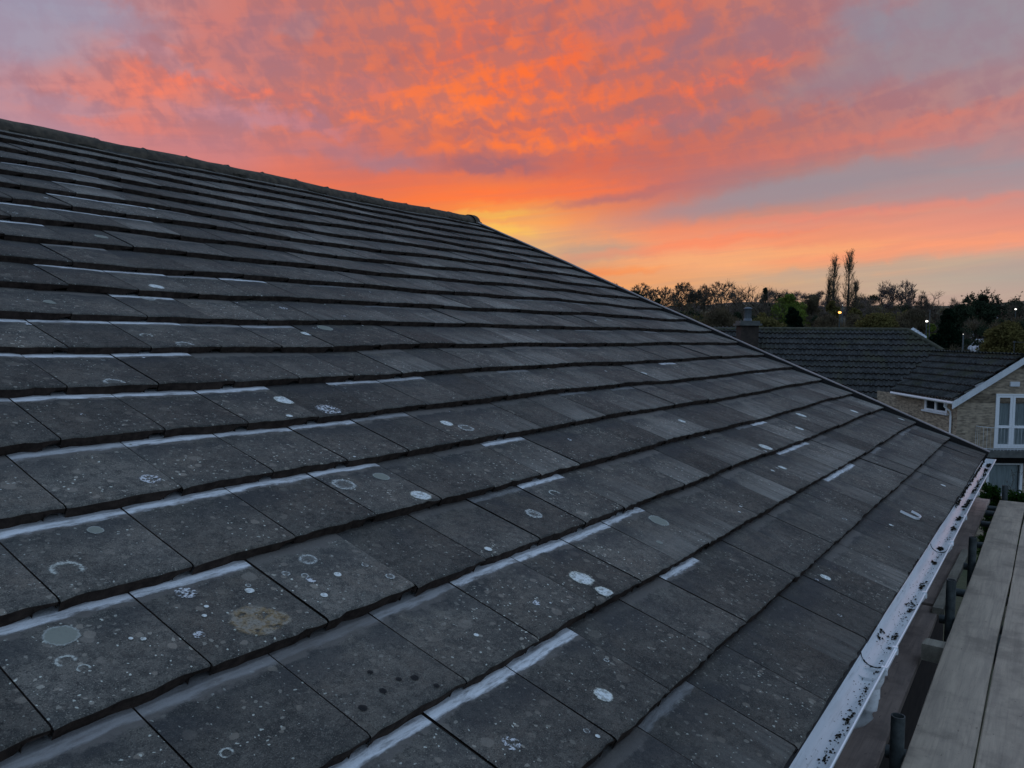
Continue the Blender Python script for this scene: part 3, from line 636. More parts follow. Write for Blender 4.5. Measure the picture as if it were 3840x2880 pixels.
# dark moss and grit lying in the gutter
db = MB(); rd = random.Random(8)
def crumb(x, a, size):
    c = np.array(gp(x, a, GR-0.003-size*0.4))+np.array([0, 0, gsag(x)]); rr = [size*rd.uniform(.55, 1.2) for _ in range(6)]
    a0 = rd.uniform(0, 6)
    nrm = np.array([0, -math.cos(a), -math.sin(a)]); tx = np.array([1, 0, 0.]); ty = np.cross(nrm, tx)
    ring = [c+(tx*math.cos(a0+q*math.pi/3)+ty*math.sin(a0+q*math.pi/3))*rr[q] for q in range(6)]; top = c+nrm*size*.7
    for q in range(6): db.quad([ring[q], ring[(q+1) % 6], top], 0)
BOT = 1.5*math.pi
cl = [(1.55, 60, .10, .12, .006), (1.35, 60, .10, .12, .005), (1.20, 18, .06, .1, .004), (1.08, 30, .06, .2, .005), (1.75, 40, .06, .25, .005), (1.86, 20, .04, .2, .005), (2.03, 8, .02, .3, .006), (2.16, 14, .02, .3, .006), (2.33, 8, .02, .2, .006), (2.46, 26, .03, .25, .009), (2.42, 22, .05, -.75, .008), (2.75, 30, .12, .1, .004), (2.93, 40, .06, .3, .007), (2.99, 20, .03, -.2, .007), (3.12, 14, .05, .1, .005), (3.35, 34, .04, .15, .009), (3.6, 12, .08, .1, .004), (3.86, 26, .03, .1, .009), (4.0, 8, .03, .1, .005), (4.22, 40, .03, -.1, .011), (4.10, 14, .05, .1, .004), (4.55, 12, .05, 0, .006), (4.85, 34, .06, .1, .011), (5.2, 40, .07, .1, .012), (5.75, 46, .08, .05, .013), (5.95, 26, .05, .2, .012), (6.5, 40, .12, .1, .012), (6.75, 36, .1, .1, .013), (7.1, 22, .08, .1, .012), (7.5, 34, .1, .2, .012), (7.8, 30, .08, .1, .014), (8.1, 34, .05, .1, .016), (8.22, 26, .03, 0, .018), (0.9, 30, .1, .1, .005)]
for x, n, sx_, a, sz in cl:
    for _ in range(int(n*.55)+2): crumb(rd.gauss(x, sx_*.8), BOT+a*-1+rd.gauss(0, .16), sz*rd.uniform(.35, 1.2))
for x in np.linspace(5.5, 8.25, 240): crumb(x, 2*math.pi-.35+rd.gauss(0, .12), .011*rd.uniform(.4, 1.3))    # silt along the roof side
for _ in range(420): crumb(rd.uniform(0.6, 8.2), BOT+rd.gauss(0, .45), .0022*rd.uniform(.5, 1.6))
tag(db.build('moss_debris', M['moss']), 'black crumbs of moss and grit lying along the bottom of the white gutter', 'debris', kind='stuff')

# curled strip of white plastic lying on the eaves course
pc = MB(); path = []
for q in [(4.221, .227), (4.208, .200), (4.200, .178), (4.190, .150), (4.190, .130), (4.205, .116), (4.231, .111), (4.258, .111), (4.282, .115), (4.304, .126), (4.320, .142), (4.331, .160), (4.339, .176)]:
    path.append(q)
P = []
for i, (x, s_) in enumerate(path):
    n0 = -TT*s_/G+.003
    P.append([roofp(x, s_, n0+.001), roofp(x, s_, n0+.016)])
P2 = []
for i, (x, s_) in enumerate(path):
    a = np.array(path[min(i+1, len(path)-1)])-np.array(path[max(i-1, 0)]); a /= np.linalg.norm(a); n0 = -TT*s_/G+.003; o = np.array([-a[1], a[0]])*.0025
    P2.append([roofp(x+o[0], s_+o[1], n0+.016), roofp(x+o[0], s_+o[1], n0+.001)])
pc.grid([p+q for p, q in zip(P, P2)], 0, closed=True, smooth=False)
tag(pc.build('plastic_strip', M['pvc_clean']), 'curled offcut of white plastic strip lying on the lowest tiles', 'plastic offcut')

# ------------------------------------------------------------------ scaffold along the eaves
def board(name, x0, x1, y0, y1, z, mat, label, yaw=0.0, th=.038, group=None, seed=0):
    r = random.Random(seed); b = MB(); n = max(6, int((x1-x0)/.25)); P = []
    cxm, cym = (x0+x1)/2, (y0+y1)/2
    for i in range(n+1):
        x = x0+(x1-x0)*i/n; wv = .0025*math.sin(x*2.1+seed); e = .004
        sec = [(y0, -th+e), (y0, -e), (y0+e, 0), ((y0+y1)/2, .001), (y1-e, 0), (y1, -e), (y1, -th+e), (y1-e, -th), (y0+e, -th)]
        row = []
        for (yy, zz) in sec:
            dx, dy = x-cxm, yy-cym
            row.append((cxm+dx*math.cos(yaw)-dy*math.sin(yaw)+r.gauss(0, .0006), cym+dx*math.sin(yaw)+dy*math.cos(yaw)+wv+r.gauss(0, .0007), z+zz+.002*math.sin(x*1.3+seed)))
        P.append(row)
    b.grid(P, 0, closed=True, smooth=False); b.quad(P[0]); b.quad(P[-1][::-1])
    bands = MB()
    o = b.build(name, mat); tag(o, label, 'scaffold board', group)
    return o
GB = 'boards of the scaffold beside the gutter'
board('scaffold_board', -2.6, 7.44, -.372, -.164, 4.66, M['plank'], 'long grey weathered scaffold board with its left edge over the dark gap', 0.0, group=GB, seed=1)
board('scaffold_board', -2.6, 7.30, -.605, -.381, 4.658, M['plank'], 'grey scaffold board cut off by the right edge of the photo', 0.0, group=GB, seed=2)
board('scaffold_board', -1.2, 4.25, -.055, .17, 4.50, M['plank_brown'], 'near brown stained board lying lower, right under the gutter', 0.012, group=GB, seed=3)
board('scaffold_board', 4.30, 8.30, -.035, .19, 4.505, M['plank_brown'], 'far reddish brown board under the gutter, ending before the hedge', -0.004, group=GB, seed=4)
board('scaffold_board', 4.12, 5.75, -.060, -.002, 4.54, M['plank_pale'], 'narrow pale batten lying on the brown boards beside the gap', -0.005, th=.045, group=GB, seed=5)
def tube_thing(name, p0, p1, label, group, r=.0242, hollow=False, cat='scaffold tube'):
    b = MB()
    p0, p1 = np.array(p0, float), np.array(p1, float); d = (p1-p0)/np.linalg.norm(p1-p0)
    b.tube([p0, p1], r, 18, cap=False)
    if hollow: b.tube([p1, p1-d*.3], r-.004, 18, cap=False); 
    a = np.array([0, 0, 1.]) if abs(d[2]) < .9 else np.array([1., 0, 0]); xx = np.cross(a, d); xx /= np.linalg.norm(xx); yy = np.cross(d, xx)
    ro = [p1+r*(xx*math.cos(q)+yy*math.sin(q)) for q in np.linspace(0, 2*math.pi, 18, endpoint=False)]; ri = [p1+(r-.004)*(xx*math.cos(q)+yy*math.sin(q)) for q in np.linspace(0, 2*math.pi, 18, endpoint=False)]
    if hollow: b.grid([ro, ri], 0, closed=True, smooth=False)
    else: b.quad(ro)
    b.quad([p0+r*(xx*math.cos(q)+yy*math.sin(q)) for q in np.linspace(0, 2*math.pi, 18, endpoint=False)][::-1])
    o = b.build(name, M['steel']); tag(o, label, cat, group); return o
GS = 'upright scaffold tubes in the gap'; GTn = 'cross tubes under the scaffold boards'
for x, y, zt, lab in ((1.895, -.137, 4.79, 'nearest upright scaffold tube, open end beside the downpipe outlet'), (3.611, -.137, 4.86, 'upright scaffold tube, second from the camera, beside a cross tube'), (4.933, -.137, 4.82, 'upright scaffold tube, third from the camera, in the gap'), (7.56, -.20, 4.78, 'farthest upright scaffold tube, beyond the end of the boards')):
    tube_thing('scaffold_tube', (x, y, -0.6), (x, y, zt), lab, GS, hollow=True)
for x, ye, lab in ((2.00, -.085, 'nearest stub of cross tube poking from under the boards'), (3.735, -.075, 'cross tube end just past the pale wooden block'), (4.323, -.08, 'cross tube end beside the near end of the pale batten'), (5.00, -.085, 'cross tube end between the second and third uprights'), (5.714, -.085, 'cross tube end just beyond the third upright'), (6.545, -.08, 'cross tube end by the far part of the brown board'), (7.05, -.08, 'cross tube end second from the far end of the boards'), (7.30, -.08, 'farthest cross tube end, at the end of the boards')):
    tube_thing('scaffold_tube', (x, -1.25, 4.597), (x, ye, 4.597), lab, GTn)
bk = MB(); bk.box((3.22, -.30, 4.525), (.10, -.01, 0), (.012, .25, 0), (0, 0, .085)); tag(bk.build('wood_block', M['plank_pale']), 'pale wooden block bridging the gap beside the grey scaffold board', 'wood block')
lg = MB(); tube_thing('scaffold_tube', (-2.6, -.175, 4.545), (7.9, -.175, 4.545), 'long dark horizontal tube running along the gap below the boards', 'ledger tube')
#NEXT
# ------------------------------------------------------------------ terrain
def hgt(d):
    pts = [(0, -.6), (45, -.9), (70, -.4), (110, 2.0), (160, 7.5), (220, 14), (330, 18), (520, 21), (700, 20), (2500, 15)]
    for (a, za), (b, zb) in zip(pts, pts[1:]):
        if d <= b: return za+(zb-za)*(d-a)/(b-a)
    return 20
def ground_z(p): return hgt(math.hypot(p[0]-CAM[0], p[1]-CAM[1]))
mt, t = newmat('grass_ground'); co = t.n('ShaderNodeTexCoord').outputs['Object']
cg = t.mix(t.rng(t.noise(co, .25, 6), .35, .65), (0.035, 0.045, 0.018), (0.07, 0.065, 0.035)); cg = t.mix(t.rng(t.noise(co, .02, 4), .4, .6), cg, (0.03, 0.035, 0.028))
finish(t, cg, .95, t.noise(co, 3, 4), .5, .1)
HILL = YAW-math.atan((1905*3840/2212-1920)/FPX)
tr = MB(); P = []
for d in (0.5, 15, 30, 45, 60, 80, 110, 135, 160, 190, 220, 270, 330, 420, 520, 600, 700, 1000, 1600, 2500):
    P.append([(CAM[0]+d*math.cos(a), CAM[1]+d*math.sin(a), hgt(d)+(1.5*math.sin(a*9+d*.01)+2.2*math.sin(a*23+1) if d > 300 else 0)+(6*math.exp(-((a-HILL)/.045)**2) if 500 < d < 900 else 0)) for a in np.linspace(0, 2*math.pi, 400, endpoint=False)])
tr.grid(P[::-1], 0, closed=True); tr.quad(P[0]); tag(tr.build('ground', mt), None, None, kind='structure')

# ------------------------------------------------------------------ neighbouring houses
def nat(x, y): return x*3840/2212, y*3840/2212
def brick_like(): pass
M['yellow_brick'] = brick_material('buff_brick', (0.36, 0.285, 0.205), (0.15, 0.118, 0.088), (0.18, 0.16, 0.13))
mt, t = newmat('profiled_tile'); co = t.n('ShaderNodeTexCoord').outputs['Object']
c = t.mix(t.rng(t.noise(co, 2.6, 7, .65), .36, .66), (0.017, 0.018, 0.018), (0.052, 0.050, 0.047)); c = t.mix(t.rng(t.noise(co, 14, 4), .45, .7, 0, .7), c, (0.075, 0.077, 0.078)); c = t.mix(t.rng(t.noise(co, 1.1, 5), .5, .7, 0, .7), c, (0.05, 0.05, 0.028))
finish(t, c, .92, t.noise(co, 40, 4), .5, .01, .2); M['ptile'] = mt
M['chim'] = simple('sooty_brick', (0.058, 0.044, 0.036), (0.032, 0.026, 0.022), 5, .95, .5, 26)
M['ridge_moss'] = simple('mossy_ridge', (0.075, 0.072, 0.050), (0.030, 0.033, 0.022), 6, .95, .5, 30)
M['white_paint'] = simple('white_paint', (0.72, 0.74, 0.76), (0.60, 0.62, 0.64), 3, .5, .1)
M['lead'] = simple('lead_flashing', (0.16, 0.18, 0.20), (0.09, 0.10, 0.115), 4, .6, .2)
M['concrete'] = simple('grey_concrete', (0.13, 0.13, 0.12), (0.075, 0.078, 0.073), 5, .9, .4)
mt, t = newmat('window_glass'); finish(t, (0.010, 0.012, 0.014), .06, None, spec=.5); M['glass_dark'] = mt
mt, t = newmat('clear_glass')
g = t.n('ShaderNodeBsdfGlossy', {'Color': (1, 1, 1, 1), 'Roughness': .03}); tp = t.n('ShaderNodeBsdfTransparent', {'Color': (.82, .87, .88, 1)}); fr = t.n('ShaderNodeFresnel', {'IOR': 1.45})
mx = t.n('ShaderNodeMixShader', {0: fr.outputs[0], 1: tp.outputs[0], 2: g.outputs[0]}); t.t.links.new(mx.outputs[0], t.n('ShaderNodeOutputMaterial').inputs[0]); M['glass'] = mt
M['curtain'] = simple('net_curtain', (0.66, 0.70, 0.70), (0.46, 0.50, 0.51), 5, .95, .15, 30, stretch=(4, 4, .4))

NR = RT; NF = FW                                                 # the wing of the house next door is square to the view
def wp(r, f, z): return CAM*np.array([1, 1, 0])+NR*r+NF*f+UP*z
D0 = 28.0
def px_r(px, d=D0):                                               # lateral metres of a pixel column at depth d (level)
    q = ray(px, 1440); return (q @ NR)/(q @ NF)*d
def pz(px, py, f):
    q = ray(px, py); return CAM[2]+q[2]/(q @ NF)*f
nh = thing('brick_house', 'buff brick house with dark profiled roof, white gabled wing and french window', 'house', wp(px_r(3700), D0+4, -.6))
apx = np.array([px_r(3827), pz(3827, 1341, D0)])                  # apex of the gable (lateral, height)
eav = np.array([px_r(3577), pz(3577, 1500, D0)])
hw = apx[0]-eav[0]; pitch_w = math.atan2(apx[1]-eav[1], hw)
def roof_patch(mb, p0, edir, udir, ndir, poly, gauge=.43, roll=.21, step=.07, amp=.055):
    """courses of rolled tiles over the polygon (list of (along, up) pairs) in the plane p0, edir, udir"""
    poly = [np.array(q) for q in poly]
    def inside(x, y):
        c_ = False; n = len(poly)
        for i in range(n):
            a, b = poly[i], poly[(i+1) % n]
            if (a[1] > y) != (b[1] > y) and x < (b[0]-a[0])*(y-a[1])/(b[1]-a[1])+a[0]: c_ = not c_
        return c_
    x0 = min(q[0] for q in poly); x1 = max(q[0] for q in poly); y0 = min(q[1] for q in poly); y1 = max(q[1] for q in poly)
    rr = random.Random(2); nrow = int((y1-y0)/gauge)+1; ncol = int((x1-x0)/(roll/6))+1
    for j in range(nrow):
        jig = [rr.gauss(0, .005) for _ in range(ncol//6+2)]
        for i in range(ncol):
            xa = x0+i*roll/6; xb = xa+roll/6; ya = y0+j*gauge; yb = ya+gauge
            if not inside((xa+xb)/2, min((ya+yb)/2, y1-.02)): continue
            def pt(x, y, n): return p0+edir*x+udir*y+ndir*n
            def pr(x): return amp*max(0, math.cos((x-x0)/roll*2*math.pi))**.7 if math.cos((x-x0)/roll*2*math.pi) > 0 else 0
            a, b = pr(xa), pr(xb); jg = jig[i//6]
            mb.quad([pt(xa, ya+jg, a+step), pt(xb, ya+jg, b+step), pt(xb, yb+.02, b), pt(xa, yb+.02, a)], 0)
            mb.quad([pt(xa, ya+jg, a-.004), pt(xb, ya+jg, b-.004), pt(xb, ya+jg, b+step), pt(xa, ya+jg, a+step)], 1)
# wing, left slope
L = 7.6
ed = NF; sd_l = np.array([0, 0, 0.]) + NR*math.cos(pitch_w)+UP*math.sin(pitch_w); nd_l = -NR*math.sin(pitch_w)+UP*math.cos(pitch_w)
p0 = wp(eav[0], D0, eav[1])
def plane_uv(px, py, p0, e, u, n):
    q = on_plane(px, py, p0, n)-p0; return (q @ e, q @ u)
SLW = hw/math.cos(pitch_w)
vb_ = plane_uv(3366, 1457, p0, ed, sd_l, nd_l); vt_ = plane_uv(3534, 1316, p0, ed, sd_l, nd_l)
mb = MB(); roof_patch(mb, p0+nd_l*.02, ed, sd_l, nd_l, [(-.185, -.05), (vb_[0], -.05), (vt_[0]+.3, SLW), (-.185, SLW)])
mb.build('wing_roof', [M['ptile'], M['butt']], nh)
mb = MB(); sd_r = -NR*math.cos(pitch_w)+UP*math.sin(pitch_w); nd_r = NR*math.sin(pitch_w)+UP*math.cos(pitch_w); p0r = wp(apx[0]+hw, D0, eav[1])
roof_patch(mb, p0r+nd_r*.02, NF, sd_r, nd_r, [(-.185, -.05), (vb_[0]+1, -.05), (vt_[0]+.3, SLW), (-.185, SLW)]); mb.build('wing_roof', [M['ptile'], M['butt']], nh)
mb = MB(); rr = random.Random(4)
for i in range(int((vt_[0]+.4)/.42)):
    a = wp(apx[0], D0-.1+i*.42, apx[1]+.01); b_ = wp(apx[0], D0-.1+i*.42+.44, apx[1]+.01); mb.tube([a, b_], [.105, .115], 10)
mb.build('wing_ridge', M['ridge_moss'], nh)
# barge boards
bw = .215
for sgn in (-1, 1):
    mb = MB(); e0 = wp(apx[0]+sgn*(hw+.10), D0-.16, eav[1]-.06); a0 = wp(apx[0], D0-.16, apx[1]+.02)
    mb.box(e0, a0-e0, np.array([0, 0, -bw*1.15]), NF*.035); mb.build('barge_board', M['white_paint'], nh)
for sgn in (-1, 1):
    mb = MB(); e0 = wp(apx[0]+sgn*(hw+.04), D0-.125, eav[1]-.22); a0 = wp(apx[0], D0-.125, apx[1]-.14); mb.box(e0, a0-e0, NF*.13, np.array([0, 0, -.015])); mb.build('soffit', M['dark_wood'], nh)
# gable wall, side wall
GWx0 = eav[0]+.16; GWx1 = 2*apx[0]-GWx0; zb = -1.0
def zroof(r): return apx[1]-.20-abs(r-apx[0])*math.tan(pitch_w)
def uvw(q): return (q[0], q[2])
dl, dr, dt, dbm = px_r(3737), px_r(3866), pz(3800, 1477, D0), pz(3800, 1681, D0)
wl_, wr_, wt_, wb_ = px_r(3714), px_r(3850), pz(3780, 1737, D0), pz(3780, 1860, D0)
gw = MB()
def gq(pts): gw.quad([wp(r, D0, z) for r, z in pts], 0, [(r, z) for r, z in pts])
mids = lambda a, b: (a+b)/2
gq([(GWx0, zb), (wl_, zb), (wl_, dt), (GWx0, dt)]); gq([(dl, dt), (GWx1, dt), (GWx1, zroof(GWx1)), (apx[0], zroof(apx[0])), (GWx0, zroof(GWx0)), (GWx0, dt)])
gq([(wl_, wt_), (dl, wt_), (dl, dt), (wl_, dt)]); gq([(dl, wt_), (dr, wt_), (dr, dbm), (dl, dbm)]); gq([(dr, zb), (GWx1, zb), (GWx1, dt), (dr, dt)])
gq([(wl_, zb), (dr, zb), (dr, wb_), (wl_, wb_)]); gq([(wr_, wb_), (dr, wb_), (dr, wt_), (wr_, wt_)])
SW0, SW1 = D0, D0+6.2
s_l0, s_l1 = None, None
def sq(pts): gw.quad([wp(GWx0, f, z) for f, z in pts], 0, [(f+.1, z) for f, z in pts])
def side_f(px): q = ray(px, 1520); return GWx0/((q @ NR)/(q @ NF))
sf1, sf0 = side_f(3468), side_f(3553); szt, szb = pz(3510, 1487, (sf0+sf1)/2), pz(3510, 1542, (sf0+sf1)/2)
zt = eav[1]-.1
sq([(SW0, zb), (SW1, zb), (SW1, szb), (SW0, szb)]); sq([(SW0, szb), (sf0, szb), (sf0, zt), (SW0, zt)]); sq([(sf1, szb), (SW1, szb), (SW1, zt), (sf1, zt)]); sq([(sf0, szt), (sf1, szt), (sf1, zt), (sf0, zt)])
for r_ in (GWx1,): gw.quad([wp(r_, f, z) for f, z in ((SW0, zb), (SW1, zb), (SW1, zt), (SW0, zt))], 0, [(0, zb), (6, zb), (6, zt), (0, zt)])
gw.build('wall', M['yellow_brick'], nh)
# french window: two leaves, upper and lower panes, net curtains behind
fw = MB(); ins = .05
def fbar(r0, r1, z0, z1, f=D0-.02, th=.07, mb=None): (mb or fw).box(wp(r0, f, z0), NR*(r1-r0), UP*(z1-z0), NF*th)
cen = px_r(3801); fr_ = .085
fbar(dl, dl+.045, dbm, dt, D0-.03, .09); fbar(dr-.045, dr, dbm, dt, D0-.03, .09); fbar(dl+.045, dr-.045, dt-.045, dt, D0-.03, .09); fbar(dl+.045, dr-.045, dbm, dbm+.05, D0-.03, .09)
zm = pz(3800, 1601, D0)
fwo = None
leafs = ((dl+.048, cen-.004), (cen+.004, dr-.048))
for a, b_ in leafs:
    fbar(a, a+fr_, dbm+.055, dt-.05); fbar(b_-fr_, b_, dbm+.055, dt-.05); fbar(a+fr_, b_-fr_, dt-.05-fr_, dt-.05); fbar(a+fr_, b_-fr_, dbm+.055, dbm+.055+fr_); fbar(a+fr_, b_-fr_, zm-.05, zm+.05)
fwo = fw.build('french_window', M['pvc_clean'], nh)
def pane(r0, r1, z0, z1, parent, f=D0+.015, mat='glass'):
    b = MB(); b.quad([wp(r0, f, z0), wp(r1, f, z0), wp(r1, f, z1), wp(r0, f, z1)]); b.build('pane', M[mat], parent)
for a, b_ in leafs:
    pane(a+fr_, b_-fr_, zm+.05, dt-.05-fr_, fwo); pane(a+fr_, b_-fr_, dbm+.055+fr_, zm-.05, fwo)
def curtain(r0, r1, z0, z1, f, parent, seed=0, amp=.035):
    b = MB(); P = []; rr = random.Random(seed); xs = np.linspace(r0, r1, int((r1-r0)/.022)+2); ph = 0; o = []
    for x in xs: ph += rr.uniform(.5, 1.1); o.append(amp*math.sin(ph))
    for z in np.linspace(z0, z1, 7): P.append([wp(x+rr.gauss(0, .002), f+q*(1-.3*(z-z0)/(z1-z0)), z) for x, q in zip(xs, o)])
    b.grid(P); b.build('curtain', M['curtain'], parent)
def room(r0, r1, z0, z1, f0, f1, name, parent):
    b = MB(); b.quad([wp(r0, f1, z0), wp(r1, f1, z0), wp(r1, f1, z1), wp(r0, f1, z1)]); b.quad([wp(r0, f0, z0), wp(r0, f1, z0), wp(r0, f1, z1), wp(r0, f0, z1)]); b.quad([wp(r1, f0, z0), wp(r1, f1, z0), wp(r1, f1, z1), wp(r1, f0, z1)])
    b.quad([wp(r0, f0, z0), wp(r1, f0, z0), wp(r1, f1, z0), wp(r0, f1, z0)]); b.quad([wp(r0, f0, z1), wp(r1, f0, z1), wp(r1, f1, z1), wp(r0, f1, z1)])
    b.build(name, M['dark_wood'], parent)
curtain(dl+.05, dl+.62, dbm+.05, dt-.05, D0+.06, fwo, 1, .02); curtain(dl+.66, dr-.05, dbm+.05, dt-.05, D0+.06, fwo, 2, .02)
room(dl, dr, dbm, dt, D0+.06, D0+.9, 'reveal', fwo)
# lower window
lw = MB()
fbar(wl_, wl_+.09, wb_, wt_, D0-.03, .09, lw); fbar(wr_-.09, wr_, wb_, wt_, D0-.03, .09, lw); fbar(wl_+.09, wr_-.09, wt_-.05, wt_, D0-.03, .09, lw); fbar(wl_+.09, wr_-.09, wb_, wb_+.07, D0-.03, .09, lw)
fbar(px_r(3722)+.02, px_r(3722)+.09, wb_+.07, wt_-.05, D0-.03, .09, lw) if False else None
lwo = lw.build('window', M['pvc_clean'], nh); pane(wl_+.09, wr_-.09, wb_+.07, wt_-.05, lwo); curtain(wl_+.05, wr_-.05, wb_+.05, wt_-.04, D0+.14, lwo, 5, .02); room(wl_, wr_, wb_, wt_, D0+.06, D0+.9, 'reveal', lwo)
# small side window under the eaves
sw = MB()
def sbar(f0, f1, z0, z1, x=-.02, th=.07): sw.box(wp(GWx0+x, f0, z0), NF*(f1-f0), UP*(z1-z0), NR*th)
sm_ = (sf0+sf1)/2
sbar(sf0, sf0+.10, szb, szt); sbar(sf1-.12, sf1, szb, szt); sbar(sf0+.10, sf1-.12, szt-.05, szt); sbar(sf0+.10, sf1-.12, szb, szb+.06); sbar(sm_-.06, sm_+.06, szb+.06, szt-.05)
swo = sw.build('side_window', M['pvc_clean'], nh); b = MB(); b.box(wp(GWx0-.08, sf0-.1, szb-.07), NF*(sf1-sf0+.2), UP*.065, NR*.13); b.build('sill', M['white_paint'], swo)
b = MB(); b.quad([wp(GWx0+.02, sf0, szb), wp(GWx0+.02, sf1, szb), wp(GWx0+.02, sf1, szt), wp(GWx0+.02, sf0, szt)]); b.build('pane', M['glass_dark'], swo)
# wing gutter, downpipe
b = MB(); gx = eav[0]-.07; b.tube([wp(gx, D0-.12, eav[1]-.10), wp(gx, D0+vb_[0]+.05, eav[1]-.07)], .055, 10); go = b.build('wing_gutter', M['pvc_clean'], nh)
b = MB(); b.tube([wp(gx, D0+.42, eav[1]-.12), wp(gx, D0+.42, eav[1]-.26), wp(GWx0-.08, D0+.30, eav[1]-.42), wp(GWx0-.06, D0+.30, eav[1]-.6), wp(GWx0-.06, D0+.30, zb)], .036, 10); b.build('wing_downpipe', M['pvc_clean'], nh)
b = MB(); b.box(wp(px_r(3786), D0-.06, pz(3800, 1449, D0)), NR*.325, UP*.165, NF*.07); bo = b.build('vent_cover', M['white_paint'], nh)
# balcony slab with thin white railing
b = MB(); s0, s1 = px_r(3694, D0-.55)+.02, px_r(3900); bz1, bz0 = pz(3770, 1690, D0-.5), pz(3770, 1712, D0-.6)
pr_ = [(s0, D0-.003), (s0, D0-.28), (s0+.22, D0-.62), (s1+.6, D0-.62), (s1+.6, D0-.003)]
tp = [wp(r, f, bz1) for r, f in pr_]; bt = [wp(r, f, bz0-.04) for r, f in pr_]
b.quad(tp[::-1]); b.quad(bt)
for i in range(5): j = (i+1) % 5; b.quad([tp[i], tp[j], bt[j], bt[i]])
bo = b.build('balcony', M['concrete'], nh)
b = MB(); rt_ = bz1+.80; path = [(s0+.05, D0-.02), (s0+.05, D0-.26), (s0+.25, D0-.57), (s1+.5, D0-.57)]
for (ra, fa), (rb, fb) in zip(path, path[1:]):
    for z in (rt_, bz1+.06): b.tube([wp(ra, fa, z), wp(rb, fb, z)], .011, 6)
    n = max(2, int(math.hypot(rb-ra, fb-fa)/.115))
    for i in range(n+1): x = i/n; b.tube([wp(ra+(rb-ra)*x, fa+(fb-fa)*x, bz1), wp(ra+(rb-ra)*x, fa+(fb-fa)*x, rt_)], .0042, 5, cap=False)
b.build('railing', M['white_paint'], bo)
b = MB(); b.box(wp(s0+.4, D0-.12, bz0-.30), NR*2.6, UP*.24, NF*.11); b.build('window_canopy', M['dark_wood'], nh)

# main roof behind the wing: ridge nearly square to the view
Rr = at(3404, 1240, 38.0); la = math.radians(-67)
Ld = NF*math.cos(la)+NR*math.sin(la)                              # along the ridge, leftwards
dn = -(NF*math.cos(la+math.pi/2)+NR*math.sin(la+math.pi/2))
if dn @ NF > 0: dn = -dn
pm = math.radians(37); ud = -(dn*math.cos(pm)-UP*math.sin(pm)); nn_ = dn*math.sin(pm)+UP*math.cos(pm)
e_ = -Ld
poly = [plane_uv(px, py, Rr, e_, ud, nn_) for px, py in ((2803, 1238), (3404, 1238), (3536, 1318), (3372, 1462), (3400, 1600), (3330, 1650), (2803, 1650))]
poly[0] = (poly[0][0], 0.0); poly[1] = (poly[1][0], 0.0); poly[-1] = (poly[0][0], poly[-1][1])
mb = MB(); roof_patch(mb, Rr, e_, ud, nn_, poly); mb.build('main_roof', [M['ptile'], M['butt']], nh)
mb = MB(); bs = e_*0+(-ud)                                         # the far slope and the mass under both
xl = poly[0][0]
farud = dn*math.cos(pm)*-1*-1
fa_ = [Rr+e_*xl, Rr, Rr-dn*5-UP*3.77, Rr+e_*xl-dn*5-UP*3.77]; mb.quad(fa_)
und = [Rr+e_*xl-UP*.12, Rr-UP*.12, Rr+e_*.9+dn*5-UP*3.9, Rr+e_*xl+dn*5-UP*3.9]; mb.quad(und); mb.build('roof_lining', M['butt'], nh)
mb = MB(); lm_ = np.linalg.norm(e_*xl); n = int(lm_/.44)
for i in range(n): mb.tube([Rr+e_*(xl*(i+1)/n)+UP*.02, Rr+e_*(xl*i/n)+UP*.03], [.118, .105], 9)
mb.build('main_ridge', M['ridge_moss'], nh)
hipb = Rr+e_*poly[2][0]+ud*poly[2][1]; mb = MB(); nh_ = 7
for i in range(nh_): mb.tube([Rr+(hipb-Rr)*((i+1)/nh_)+nn_*.03, Rr+(hipb-Rr)*(i/nh_)+nn_*.04], [.118, .10], 9)
mb.build('hip', M['ridge_moss'], nh)
vbm = Rr+e_*poly[3][0]+ud*poly[3][1]; mb = MB(); mb.bar(vbm+nn_*.05, hipb+nn_*.06, .16, .03, up=nn_); mb.build('valley', M['lead'], nh)
mb = MB(); q0 = vbm+nn_*.03; mb.box(q0-NR*.1-UP*1.3, NR*.32, UP*1.3, NF*.05); mb.build('flashing', M['lead'], nh)
le = Rr+e_*xl; mb = MB(); mb.box(le-UP*.34+e_*-.05, Ld*.03, dn*3-UP*2.26, UP*.22); mb.build('end_barge_board', M['white_paint'], nh)
mb = MB(); mb.quad([le-UP*.2, le+dn*4.6-UP*3.6, le+dn*4.6-UP*8, le-dn*4.6-UP*8, le-dn*4.6-UP*3.6]); mb.build('end_wall', M['chim'], nh)
b0 = Rr+e_*poly[0][0]*.98+dn*3.9-UP*3.6; mb = MB(); mb.quad([b0, b0-e_*(poly[0][0])*.95, b0-e_*(poly[0][0])*.95-UP*6, b0-UP*6], 0, [(0, 0), (12, 0), (12, 6), (0, 6)]); mb.build('main_wall', M['yellow_brick'], nh)
